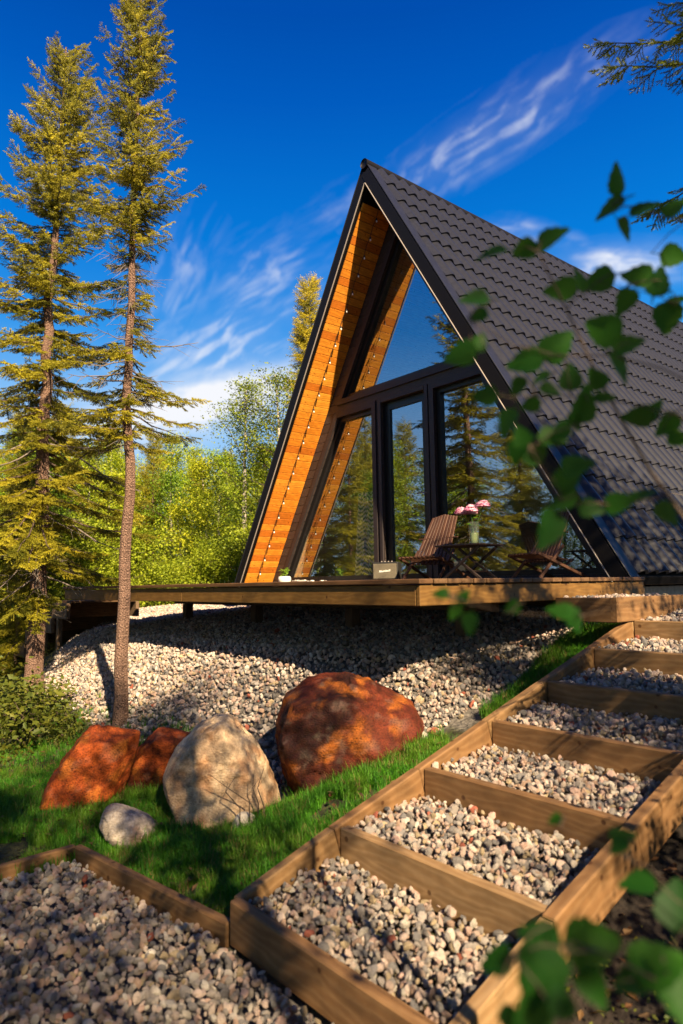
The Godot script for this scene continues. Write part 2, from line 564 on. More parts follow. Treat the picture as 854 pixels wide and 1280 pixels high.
	var clear := plain("clear_glass", Color(0.95, 1.0, 0.95, 0.06), 0.02)
	clear.transparency = BaseMaterial3D.TRANSPARENCY_ALPHA
	grained("concrete", [lin(0.24, 0.23, 0.215), lin(0.36, 0.345, 0.32)], Vector3(1.5, 1.5, 1.5), 0.9, 93, 0.2, 0.04, true)
	plain("white_glaze", lin(0.72, 0.70, 0.66), 0.35)
	plain("bulb_glass", lin(0.75, 0.72, 0.66), 0.15)
	plain("wire", lin(0.012, 0.012, 0.012), 0.6)
	plain("stem", lin(0.05, 0.11, 0.02), 0.6)
	plain("water", lin(0.16, 0.2, 0.05), 0.1)

func tone(called: String, n: int) -> Material:
	return mats["%s%d" % [called, rng.randi_range(0, n - 1)]]
# ---------------------------------------------------------------- the cabin
func slope_x(y: float) -> float:
	return WI * (1.0 - y / HI)

func inset(poly: PackedVector2Array, d: float) -> PackedVector2Array:
	# every edge of a convex polygon moved inwards by d (outwards when negative)
	var mid := Vector2.ZERO
	for p in poly: mid += p / poly.size()
	var out := PackedVector2Array()
	var n := poly.size()
	for i in n:
		var a := poly[(i + n - 1) % n]; var b := poly[i]; var c := poly[(i + 1) % n]
		var e0 := (b - a).normalized(); var e1 := (c - b).normalized()
		var n0 := Vector2(-e0.y, e0.x); var n1 := Vector2(-e1.y, e1.x)
		if n0.dot(mid - b) < 0.0: n0 = -n0
		if n1.dot(mid - b) < 0.0: n1 = -n1
		out.append(Geometry2D.line_intersects_line(b + n0 * d, e0, b + n1 * d, e1))
	return out

func tile_mesh() -> ArrayMesh:
	# one wave of one course of pressed metal tiles: x along the ridge, -y down the slope, z outwards
	var m := MB.new()
	var w := 0.183
	var l := 0.35
	var nx := 10
	for j in 4:
		var s: float = [0.0, 0.45, 0.97, 1.0][j]
		for i in nx + 1:
			var u := float(i) / nx
			var wave := 0.5 - 0.5 * cos(TAU * u)
			wave = pow(wave, 0.8)
			m.add(Vector3((u - 0.5) * w, -s * l, 0.004 + 0.042 * wave + 0.024 * s))
	for j in 3:
		for i in nx:
			var a := j * (nx + 1) + i
			m.quad(a, a + nx + 1, a + nx + 2, a + 1)
	for i in nx:      # the lip of the course
		var a := 3 * (nx + 1) + i
		var p := m.v[a]; var q := m.v[a + 1]
		m.ftri(p, p - Vector3(0, 0, 0.03), q)
		m.ftri(q, p - Vector3(0, 0, 0.03), q - Vector3(0, 0, 0.03))
	return m.done(true)

func build_house():
	rng.seed = 11
	var h := thing("timber_cabin", "dark A-frame timber cabin with tiled metal roof and tall gable windows", "cabin")
	var black: Material = mats["fascia_black"]
	var back := -8.6
	# roof slabs
	for s in [-1.0, 1.0]:
		var m := MB.new()
		m.prism(PackedVector2Array([Vector2(0, TOP - 0.02), Vector2(s * (HALF - 0.012), 0.0), Vector2(s * (HALF - 0.05), -0.06), Vector2(s * WI, 0.0), Vector2(0, HI)]), OVER - 0.03, back)
		part(h, "roof_slab", m.done(), black)
	# rake boards, their pale drip edges and flashings
	var up_r := Vector3(TOP, HALF, 0).normalized()
	for s in [-1.0, 1.0]:
		var n := Vector3(s * up_r.x, up_r.y, 0)
		var dn := Vector3(s * HALF, -TOP, 0).normalized()
		var a := Vector3(0, TOP, OVER) + n * -0.05 + dn * 0.085 - Vector3(0, 0, 0.003 if s < 0 else 0.0)
		var b := Vector3(s * HALF, 0, OVER) + n * -0.05 + dn * 0.09 - Vector3(0, 0, 0.003 if s < 0 else 0.0)
		beam(h, "rake_board", a, b, 0.135, 0.03, black, n)
		var a2 := Vector3(0, TOP, OVER + 0.018) + n * -0.121 + dn * 0.21
		var b2 := Vector3(s * HALF, 0, OVER + 0.018) + n * -0.121 + dn * 0.09
		beam(h, "drip_edge", a2, b2, 0.008, 0.014, mats["edge_metal"], n, 0.002)
		beam(h, "rake_flashing", Vector3(0, TOP, OVER - 0.055) + n * 0.03 + dn * 0.05, Vector3(s * HALF, 0, OVER - 0.055) + n * 0.03 + dn * 0.02, 0.012, 0.145, mats["roof_metal"], n)
	var cap := MB.new()
	var path := []
	var rad := []
	for k in 9:
		path.append(Vector3(0, TOP + 0.005, lerpf(OVER + 0.03, back, k / 8.0)))
		rad.append(0.062)
	cap.tube(path, rad, 12)
	part(h, "ridge_cap", cap.done(true), mats["fascia_black"])
	# pressed tiles on the right slope: the nearest 300 singly, the others joined
	var tm := tile_mesh()
	var n := Vector3(up_r.x, up_r.y, 0)
	var dn := Vector3(HALF, -TOP, 0).normalized()
	var spots := []
	for c in 17:
		var k := 0
		while true:
			var z := OVER - 0.13 - 0.0915 - k * 0.183
			if z < back: break
			var o := Vector3(0, TOP, z) + dn * (0.02 + c * 0.342) + n * 0.012
			spots.append([(o + dn * 0.17 - EYE).length() + (0.0 if z > -4.5 else 6.0), Transform3D(Basis(Vector3(0, 0, -1), -dn, n) * Basis.from_euler(Vector3(rnd(-0.005, 0.005), rnd(-0.006, 0.006), 0)), o)])
			k += 1
	spots.sort_custom(func(p, q): return p[0] < q[0])
	var rest := []
	for i in spots.size():
		if i < 296: part(h, "roof_tile", tm, mats["roof_metal"], spots[i][1])
		else: rest.append(spots[i][1])
	many(h, "roof_tile_field", tm, mats["roof_metal"], rest)
	# soffit planks under both overhangs
	var count := 56
	var length := Vector2(WI, HI).length()
	for s in [-1.0, 1.0]:
		var inn := Vector3(-s * up_r.x, -up_r.y, 0)
		var down := Vector3(s * WI, -HI, 0) / length
		for k in count:
			var c := Vector3(0, HI, 0) + down * (length * (k + 0.5) / count) + inn * 0.010
			if k < 2: continue
			beam(h, "soffit_plank", c + Vector3(0, 0, 0.004), c + Vector3(0, 0, OVER - 0.035), length / count - 0.005, 0.018 + rnd(0, 0.003), tone("soffit", 5), down, 0.003)
	# openings of the gable wall
	var gap := func(y: float, m: float): return slope_x(y) - m
	var lo := PackedVector2Array([Vector2(-gap.call(0.04, 0.31), 0.04), Vector2(-gap.call(2.22, 0.31), 2.22), Vector2(-0.53, 2.22), Vector2(-0.53, 0.04)])
	var ro := PackedVector2Array([Vector2(gap.call(0.04, 0.31), 0.04), Vector2(gap.call(2.22, 0.31), 2.22), Vector2(0.53, 2.22), Vector2(0.53, 0.04)])
	var dr := PackedVector2Array([Vector2(-0.36, 0.0), Vector2(-0.36, 2.24), Vector2(0.38, 2.24), Vector2(0.38, 0.0)])
	var ty := HI * (1.0 - 0.27 / WI)
	var tri := PackedVector2Array([Vector2(-gap.call(2.46, 0.27), 2.46), Vector2(0, ty), Vector2(gap.call(2.46, 0.27), 2.46)])
	var holes := [inset(lo, -0.0), inset(ro, 0.0), dr, tri]
	var step := 0.118
	var y := -0.06
	while y < HI:
		var row: Array = [PackedVector2Array([Vector2(-WI - 0.1, y), Vector2(WI + 0.1, y), Vector2(WI + 0.1, y + step - 0.006), Vector2(-WI - 0.1, y + step - 0.006)])]
		var gable := PackedVector2Array([Vector2(-WI, -0.06), Vector2(WI, -0.06), Vector2(WI, 0.0), Vector2(0, HI), Vector2(-WI, 0.0)])
		row = Geometry2D.intersect_polygons(row[0], gable)
		for hole in holes:
			var next := []
			for p in row: next.append_array(Geometry2D.clip_polygons(p, hole))
			row = next
		for p in row:
			var mid := Vector2.ZERO
			for q in p: mid += q / p.size()
			var local := PackedVector2Array()
			for q in p: local.append(q - mid)
			if Geometry2D.triangulate_polygon(local).is_empty(): continue
			var m := MB.new()
			m.prism(local, -0.02, rnd(0.0, 0.003))
			part(h, "wall_board", m.done(), tone("wall", 3), Transform3D(Basis.IDENTITY, Vector3(mid.x, mid.y, -0.004)))
		y += step
	var sheath := MB.new()       # what the boards are nailed to, seen in the joints
	for q in Geometry2D.clip_polygons(PackedVector2Array([Vector2(-WI, -0.06), Vector2(WI, -0.06), Vector2(WI, 0.0), Vector2(0, HI), Vector2(-WI, 0.0)]), PackedVector2Array([Vector2(-9, 5.9), Vector2(9, 5.9), Vector2(9, 6), Vector2(-9, 6)])):
		var left: Array = [q]
		# cut into columns so that no piece has a hole in it
		var cols := [-9.0, -0.53, -0.36, 0.38, 0.53, 9.0]
		for c in 5:
			var strip := PackedVector2Array([Vector2(cols[c], -1), Vector2(cols[c + 1], -1), Vector2(cols[c + 1], 7), Vector2(cols[c], 7)])
			var bits: Array = []
			for p in left: bits.append_array(Geometry2D.intersect_polygons(p, strip))
			for hole in holes:
				var next := []
				for p in bits: next.append_array(Geometry2D.clip_polygons(p, hole))
				bits = next
			for p in bits:
				if not Geometry2D.triangulate_polygon(p).is_empty(): sheath.prism(p, -0.12, -0.028)
	part(h, "wall_sheathing", sheath.done(), mats["frame_black"])
	# windows and door, with casings
	for k in 4:
		var o: PackedVector2Array = [lo, ro, tri, dr][k]
		var called: String = ["window", "window", "window", "door"][k]
		var m := MB.new()
		var io := inset(o, 0.002)
		var w: float = 0.055 if k < 3 else 0.095
		m.ring(io, inset(o, w), -0.105, -0.035 if k < 3 else -0.05)
		var f := part(h, called, m.done(), mats["frame_black"])
		f.set_meta("label", ["tall sloping window on the sunlit soffit side", "tall sloping window behind the table and chairs", "triangular window under the ridge", "narrow glazed door between the tall windows"][k])
		var g := MB.new()
		g.prism(inset(o, w - 0.012), -0.074, -0.070)
		# a sheet: one face is enough for a pane that mirrors
		var one := MB.new()
		var gp := inset(o, w - 0.012)
		var t := Geometry2D.triangulate_polygon(gp)
		for q in range(0, t.size(), 3):
			one.ftri(Vector3(gp[t[q]].x, gp[t[q]].y, -0.072), Vector3(gp[t[q + 1]].x, gp[t[q + 1]].y, -0.072), Vector3(gp[t[q + 2]].x, gp[t[q + 2]].y, -0.072))
		part(f, "pane", one.done(), mats["glass"])
		if k == 3:
			var hd := MB.new()
			hd.tube([Vector3(0.325, 1.03, -0.05), Vector3(0.325, 1.03, 0.0), Vector3(0.22, 1.03, 0.005)], [0.009, 0.009, 0.008], 8)
			part(f, "handle", hd.done(true), mats["edge_metal"])
		var cs := MB.new()
		cs.ring(inset(o, -0.07 if k != 3 else -0.055), o, -0.001, 0.022)
		if k < 3: part(h, "casing", cs.done(), mats["trim"])
		else:
			beam(h, "casing", Vector3(-0.39, 0.0, 0.011), Vector3(-0.39, 2.296, 0.011), 0.055, 0.02, mats["trim"], Vector3.RIGHT)
			beam(h, "casing", Vector3(0.41, 0.0, 0.011), Vector3(0.41, 2.296, 0.011), 0.055, 0.02, mats["trim"], Vector3.RIGHT)
			beam(h, "casing", Vector3(-0.36, 2.27, 0.011), Vector3(0.38, 2.27, 0.011), 0.055, 0.02, mats["trim"])
	# the room behind the glass, closed on every side
	var zb := -4.6
	part(h, "room_floor", box(Vector3(WI * 2, 0.05, 4.45)), mats["room_floor"], Transform3D(Basis.IDENTITY, Vector3(0, -0.04, -2.38)))
	var bw := MB.new()
	bw.prism(PackedVector2Array([Vector2(-WI, -0.06), Vector2(WI, -0.06), Vector2(WI, 0.0), Vector2(0, HI), Vector2(-WI, 0.0)]), zb, zb - 0.1)
	part(h, "room_wall", bw.done(), mats["lining"])
	for s in [-1.0, 1.0]:
		var inn := Vector3(-s * up_r.x, -up_r.y, 0)
		var down := Vector3(s * WI, -HI, 0) / length
		for k in 30:
			var c := Vector3(0, HI, 0) + down * (length * (k + 0.5) / 30.0) + inn * 0.012
			beam(h, "lining_board", c + Vector3(0, 0, -0.13), c + Vector3(0, 0, zb + 0.005), length / 30.0 - 0.006, 0.016, mats["lining"], down, 0.003)
	# plinth
	part(h, "plinth", box(Vector3(5.5, 0.5, 8.2)), mats["concrete"], Transform3D(Basis.IDENTITY, Vector3(0, -0.33, -4.35)))

func build_deck():
	rng.seed = 12
	var d := thing("wooden_deck", "low brown timber deck with golden edge boards in front of the cabin", "deck")
	var n := 27
	for k in n:
		var z := 0.06 + 3.05 * (k + 0.5) / n
		beam(d, "deck_board", Vector3(-2.64 + rnd(-0.004, 0.004), -0.015, z), Vector3((3.2 if z > 0.6 else 2.78) + rnd(-0.004, 0.004), -0.015, z), 0.028, 3.05 / n - 0.006, tone("deck", 4))
	beam(d, "edge_board", Vector3(-2.62, -0.091, 3.075), Vector3(0.4, -0.091, 3.075), 0.115, 0.03, mats["fascia_wood"])
	beam(d, "edge_board", Vector3(0.404, -0.091, 3.075), Vector3(3.148, -0.091, 3.075), 0.115, 0.03, mats["fascia_wood"])
	beam(d, "edge_board", Vector3(3.165, -0.091, 3.09), Vector3(3.165, -0.091, 0.62), 0.115, 0.03, mats["fascia_wood"])
	beam(d, "edge_board", Vector3(-2.605, -0.091, 3.05), Vector3(-2.605, -0.091, 0.1), 0.115, 0.03, mats["dark_timber"])
	for k in 7:
		var x := -2.4 + k * 0.88
		beam(d, "joist", Vector3(x, -0.09, 3.05), Vector3(x, -0.09, 0.05), 0.11, 0.045, mats["dark_timber"])
	for z in [0.5, 1.7]:
		beam(d, "bearer", Vector3(-2.5, -0.19, z), Vector3(2.6, -0.19, z), 0.09, 0.09, mats["dark_timber"])
		for x in [-2.2, -0.6, 1.0, 2.3]:
			var g := ground_y(x, z)
			beam(d, "post", Vector3(x, g - 0.1, z), Vector3(x, -0.236, z), 0.1, 0.1, mats["dark_timber"], Vector3.RIGHT)
# ---------------------------------------------------------------- stairs, pad, rocks, gravel, grass
const SX0 := 3.59
const SX1 := 4.53
const SZ := 4.50
const GO := 0.475
const RISE := 0.138

func build_stairs():
	rng.seed = 13
	var s := thing("timber_stairs", "timber garden stairs of seven gravel-filled steps climbing beside the deck", "stairs")
	for k in 7:
		var y := -1.1 + RISE * k
		var z := SZ - GO * k
		beam(s, "riser", Vector3(SX0 + (0.0 if k == 0 else 0.024), y - 0.075, z - 0.024), Vector3(SX1 + (0.048 if k == 0 else -0.0), y - 0.075, z - 0.024), 0.148, 0.046, tone("stairs", 4), Vector3.UP, 0.005)
	for side in 2:
		var x := SX0 - 0.001 if side == 0 else SX1 + 0.024
		for k in 7:
			var y0 := -1.1 + RISE * k
			var z0 := SZ - GO * k - (0.05 if k == 0 else 0.0)
			var a := Vector3(x, y0 - 0.072, z0)
			var b := Vector3(x, -1.1 + RISE * (k + 1) - 0.072, SZ - GO * (k + 1) + 0.002)
			if k == 6 and side == 0: b = a.lerp(b, 0.1)
			beam(s, "stringer", a, b, 0.145, 0.046 + rnd(-0.002, 0.002), tone("stairs", 4), Vector3.UP, 0.005)
	var l := thing("landing_box", "timber box of gravel bridging the top stair and the deck", "landing")
	beam(l, "side_board", Vector3(3.2, -0.205, 1.83), Vector3(3.598, -0.205, 1.83), 0.15, 0.045, tone("stairs", 4))
	beam(l, "side_board", Vector3(3.6, -0.203, 1.853), Vector3(3.6, -0.203, 0.95), 0.15, 0.045, tone("stairs", 4))
	beam(l, "side_board", Vector3(3.2, -0.205, 0.98), Vector3(3.577, -0.205, 0.98), 0.15, 0.045, tone("stairs", 4))

func build_pad():
	var p := thing("timber_edging", "weathered timber edging along the gravel pad below the boulders", "edging")
	beam(p, "edging_board", Vector3(2.49, -1.235, 4.64), Vector3(3.575, -1.235, 4.485), 0.11, 0.04, mats["stairs1"], Vector3.UP, 0.006)
	beam(p, "edging_board", Vector3(2.475, -1.237, 4.645), Vector3(2.56, -1.237, 5.9), 0.11, 0.04, mats["stairs3"], Vector3.UP, 0.006)

func rock(called: String, label: String, outline: Array, dist: float, thick: float, palette: Array, mat: String, seed_: int, edge := 9.0, rough := 0.05, lean := 0.25):
	# outline in photo pixels gives direction only; dist comes from where its foot meets the ground
	var r := Vector3(cos(YAW), 0, sin(YAW))
	var toward := Vector3(-sin(YAW), 0, cos(YAW))
	var pts := []
	var mid := Vector3.ZERO
	for p in outline:
		var d := ray(p[0], p[1])
		var q := EYE + d * (dist / Vector2(d.x, d.z).length())
		pts.append(q)
		mid += q / outline.size()
	var planes := []
	rng.seed = seed_
	for i in pts.size():
		var a: Vector3 = pts[i]
		var b: Vector3 = pts[(i + 1) % pts.size()]
		var e := (b - a)
		var nrm := e.cross(toward).normalized()
		if nrm.dot((a + b) / 2.0 - mid) < 0.0: nrm = -nrm
		for tilt in [rnd(0.2, 0.4), -rnd(0.15, 0.35)]:
			var n2: Vector3 = (nrm + toward * tilt).normalized()
			planes.append([n2, maxf(0.04, ((a + b) / 2.0 - mid).dot(nrm) * n2.dot(nrm) + 0.012)])
	for k in 3:
		var tilt := (toward + Vector3.UP * (lean * 0.5 + rnd(-0.15, 0.2)) + r * rnd(-0.4, 0.4)).normalized()
		planes.append([tilt, thick * rnd(0.42, 0.58)])
	for k in 2:
		planes.append([(-toward + r * rnd(-0.4, 0.4) + Vector3.UP * rnd(0.0, 0.5)).normalized(), thick * 0.5])
	var m := MB.new()
	var nu := 150
	var nv := 90
	var n3 := FastNoiseLite.new()
	n3.seed = seed_
	n3.frequency = 2.4
	n3.fractal_octaves = 5
	for j in nv + 1:
		var th := PI * j / nv
		for i in nu:
			var ph := TAU * i / nu
			var d := r * (cos(ph) * sin(th)) + toward * (sin(ph) * sin(th)) + Vector3.UP * cos(th)
			var sum := 0.0
			for pl in planes:
				var dt: float = d.dot(pl[0])
				if dt > 0.04: sum += exp(-edge * 10.0 * (pl[1] / dt))
			var rad := -log(maxf(sum, 1e-30)) / (edge * 10.0) + 0.012
			var p := d * rad
			var w := p + mid
			var disp := n3.get_noise_3dv(w * 1.0) * rough + absf(n3.get_noise_3dv(w * 2.6 + Vector3(9, 0, 0))) * -rough * 0.5
			var crack := absf(n3.get_noise_3dv(w * 0.55 + Vector3(31, 4, 2)))
			disp -= rough * 0.6 * (1.0 - smoothstep(0.0, 0.016, crack))
			disp += n3.get_noise_3dv(w * 6.0) * rough * 0.45
			p += d * disp
			var t := n3.get_noise_3dv(w * 0.9 + Vector3(3, 5, 1)) * 0.5 + 0.5
			var t2 := n3.get_noise_3dv(w * 2.2 + Vector3(13, 2, 7)) * 0.5 + 0.5
			var c: Color = palette[0].lerp(palette[1], smoothstep(0.3, 0.62, t)).lerp(palette[2], smoothstep(0.52, 0.74, t2) * 0.8)
			var t3 := n3.get_noise_3dv(w * 8.0 + Vector3(1, 8, 3))
			c = c * (1.0 + 0.75 * t3)
			c = c.lerp(Color(0.30, 0.27, 0.22), smoothstep(0.22, 0.4, n3.get_noise_3dv(w * 3.5 + Vector3(4, 4, 9))) * 0.12)
			m.add(p, c)
	for j in nv:
		for i in nu:
			var a := j * nu + i
			var b := j * nu + (i + 1) % nu
			m.quad(a, b, b + nu, a + nu)
	var o := part(self, called, m.done(true, true), mats[mat], Transform3D(Basis.IDENTITY, mid))
	mark(o, label, "rock", "rocks along the foot of the gravel bank")

func build_rocks():
	var rust := [Color(0.028, 0.008, 0.006), Color(0.105, 0.02, 0.008), Color(0.33, 0.10, 0.014)]
	var orange := [Color(0.10, 0.02, 0.007), Color(0.30, 0.06, 0.011), Color(0.44, 0.14, 0.022)]
	var pale := [Color(0.42, 0.29, 0.19), Color(0.58, 0.44, 0.30), Color(0.42, 0.22, 0.11)]
	var grey := [Color(0.30, 0.25, 0.21), Color(0.42, 0.36, 0.31), Color(0.35, 0.22, 0.15)]
	rock("boulder", "large rounded rust-red and orange boulder beside the stairs", [[396, 848], [434, 842], [464, 854], [512, 876], [531, 912], [522, 948], [482, 990], [405, 1022], [372, 1000], [350, 950], [347, 900], [362, 866]], 3.95, 0.75, rust, "rock0", 104, 12.0, 0.028, 0.5)
	rock("boulder", "pale tan boulder between the red slabs and the rust-red boulder", [[250, 905], [272, 895], [300, 894], [319, 910], [326, 928], [332, 946], [354, 972], [351, 998], [285, 1024], [247, 1042], [219, 1020], [205, 975], [216, 944], [238, 916]], 3.72, 0.4, pale, "rock1", 207, 12.0, 0.02, 0.45)
	rock("boulder", "flat-topped angular rust-red slab, leftmost of the row of boulders", [[113, 911], [177, 913], [172, 937], [150, 1000], [100, 1014], [46, 1012], [62, 975]], 4.2, 0.42, orange, "rock0", 305, 20.0, 0.022, 0.3)
	rock("boulder", "small orange slab leaning behind the pale boulder", [[200, 911], [243, 920], [228, 948], [208, 998], [146, 1002], [165, 950]], 4.35, 0.34, orange, "rock0", 411, 20.0, 0.02, 0.3)
	rock("small_stone", "low grey-brown stone lying in the grass below the red slab", [[135, 1009], [165, 1012], [197, 1028], [193, 1056], [150, 1056], [123, 1036]], 3.55, 0.22, grey, "rock1", 512, 5.0, 0.015, 0.7)
	rock("small_stone", "fist-sized whitish stone in the grass below the pale boulder", [[298, 1016], [318, 1018], [324, 1036], [304, 1052], [288, 1040]], 3.4, 0.12, [Color(0.5, 0.44, 0.38), Color(0.6, 0.55, 0.48), Color(0.45, 0.36, 0.28)], "rock1", 613, 4.5, 0.006, 0.7)

func stone_mesh(seed_: int) -> ArrayMesh:
	# crushed stone: a ball cut by a dozen planes
	rng.seed = seed_
	var planes := []
	for k in 9:
		planes.append([Vector3(rnd(-1, 1), rnd(-1, 1), rnd(-1, 1)).normalized(), rnd(0.42, 0.9)])
	var m := MB.new()
	var nu := 9
	var nv := 6
	for j in nv + 1:
		for i in nu:
			var th := PI * j / nv
			var ph := TAU * (i + 0.5 * (j % 2)) / nu
			var d := Vector3(cos(ph) * sin(th), cos(th), sin(ph) * sin(th))
			var r := 1.0
			for p in planes:
				var dt: float = d.dot(p[0])
				if dt > 0.05: r = minf(r, p[1] / dt)
			m.add(d * r * 0.5)
	for j in nv:
		for i in nu:
			var a := j * nu + i
			var b := j * nu + (i + 1) % nu
			m.quad(a, b, b + nu, a + nu)
	return m.done()

const STONES := [Color(0.66, 0.54, 0.47), Color(0.72, 0.59, 0.52), Color(0.56, 0.43, 0.37), Color(0.64, 0.50, 0.44), Color(0.42, 0.37, 0.34), Color(0.27, 0.25, 0.25), Color(0.52, 0.36, 0.28), Color(0.70, 0.64, 0.57), Color(0.46, 0.41, 0.38), Color(0.62, 0.43, 0.37), Color(0.34, 0.31, 0.30), Color(0.52, 0.41, 0.27), Color(0.22, 0.21, 0.215)]

func scatter_gravel(label: String, spots: Array, big := 1.0):
	var root := thing("gravel", label, "gravel", Vector3.ZERO, 0.0, "", "stuff")
	for v in 3:
		var xfs := []
		var cols := PackedColorArray()
		for i in range(v, spots.size(), 3):
			var s: float = lerpf(0.015, 0.042, pow(rng.randf(), 1.5)) * big * (1.35 if rng.randf() < 0.07 else 1.0)
			var b := Basis.from_euler(Vector3(rnd(0, TAU), rnd(0, TAU), rnd(0, TAU))) * Basis.from_scale(Vector3(s * rnd(0.8, 1.35), s * rnd(0.55, 0.85), s))
			xfs.append(Transform3D(b, spots[i]))
			var c: Color = STONES[rng.randi_range(0, STONES.size() - 1)]
			if rng.randf() < 0.012: c = Color(0.40, 0.13, 0.09)
			var k := rnd(0.75, 1.15)
			cols.append(Color(c.r * k, c.g * k, c.b * k))
		many(root, "stones", meshes["stone%d" % v], mats["gravel_stone"], xfs, cols)

func build_gravel():
	for v in 3: meshes["stone%d" % v] = stone_mesh(900 + v)
	rng.seed = 14
	var spots := []
	var step := 0.0205
	var x := 2.5
	while x < 6.6:                          # the pad
		var z := 4.4
		while z < 6.4:
			var p := Vector3(x + rnd(-0.014, 0.014), 0, z + rnd(-0.014, 0.014))
			if p.z > 4.49 + 0.143 * (3.57 - p.x) * (1.0 if p.x < 3.57 else 0.0) + 0.03 and p.x > 2.52 + 0.06 * (p.z - 4.6) and not (p.x > 3.53 and p.z < 4.53) and (p - EYE).length() < 4.2:
				p.y = -1.235 + 0.018 * nz.get_noise_2d(p.x * 130.0, p.z * 130.0) + rnd(-0.012, 0.014)
				spots.append(p)
			z += step
		x += step
	scatter_gravel("loose grey gravel filling the pad inside the timber edging", spots)
	spots = []
	for k in 7:                             # the treads
		x = SX0 + 0.04
		while x < SX1 - 0.005:
			var z0 := SZ - GO * k - 0.06
			var z := z0
			while z > SZ - GO * (k + 1) + (0.012 if k < 6 else -0.35):
				var t := (z0 - z) / GO
				var y := -1.1 + RISE * k - 0.012 + 0.04 * t + 0.02 * nz.get_noise_2d(x * 120.0 + k * 40.0, z * 120.0) + rnd(-0.014, 0.012)
				spots.append(Vector3(x + rnd(-0.012, 0.012), y, z + rnd(-0.01, 0.01)))
				spots.append(Vector3(x + rnd(-0.012, 0.012), y - 0.025, z + rnd(-0.01, 0.01)))
				z -= step * 1.08
			x += step * 1.08
	x = 3.23
	while x < 3.57:
		var z := 1.0
		while z < 1.8:
			spots.append(Vector3(x, -0.14 + rnd(-0.012, 0.008), z + rnd(-0.01, 0.01)))
			z += step
		x += step
	scatter_gravel("loose grey and pink gravel filling the timber stairs", spots)
	spots = []
	x = -6.6
	while x < 3.15:
		var z := 0.2 if x > -2.9 else -0.8
		while z < 4.2:
			var p := Vector3(x + rnd(-0.018, 0.018), 0, z + rnd(-0.018, 0.018))
			if zone(p.x + 0.12 * nz.get_noise_2d(p.z * 150.0, p.x * 150.0), p.z + 0.15 * nz.get_noise_2d(p.x * 150.0, p.z * 150.0)) == 2:
				p.y = ground_y(p.x, p.z) - 0.012 + rnd(-0.012, 0.016)
				spots.append(p)
			z += step * 1.15
		x += step * 1.15
	scatter_gravel("pale gravel bank sloping down from under the deck", spots, 1.12)

func tuft(seed_: int, blades: int, tall: float, spread: float, width: float) -> ArrayMesh:
	rng.seed = seed_
	var m := MB.new()
	for k in blades:
		var o := Vector3(rnd(-spread, spread), 0, rnd(-spread, spread))
		var a := rnd(0, TAU)
		var out := Vector3(cos(a), 0, sin(a))
		var side := Vector3(-sin(a), 0, cos(a)) * width * rnd(0.7, 1.2)
		var hgt := tall * rnd(0.55, 1.1)
		var bend := rnd(0.1, 0.7) * hgt
		var p1 := o + out * bend * 0.35 + Vector3.UP * hgt * 0.6
		var p2 := o + out * bend + Vector3.UP * hgt * rnd(0.85, 1.0)
		m.fquad(o - side, o + side, p1 + side * 0.75, p1 - side * 0.75)
		m.ftri(p1 - side * 0.75, p1 + side * 0.75, p2)
	return m.done()

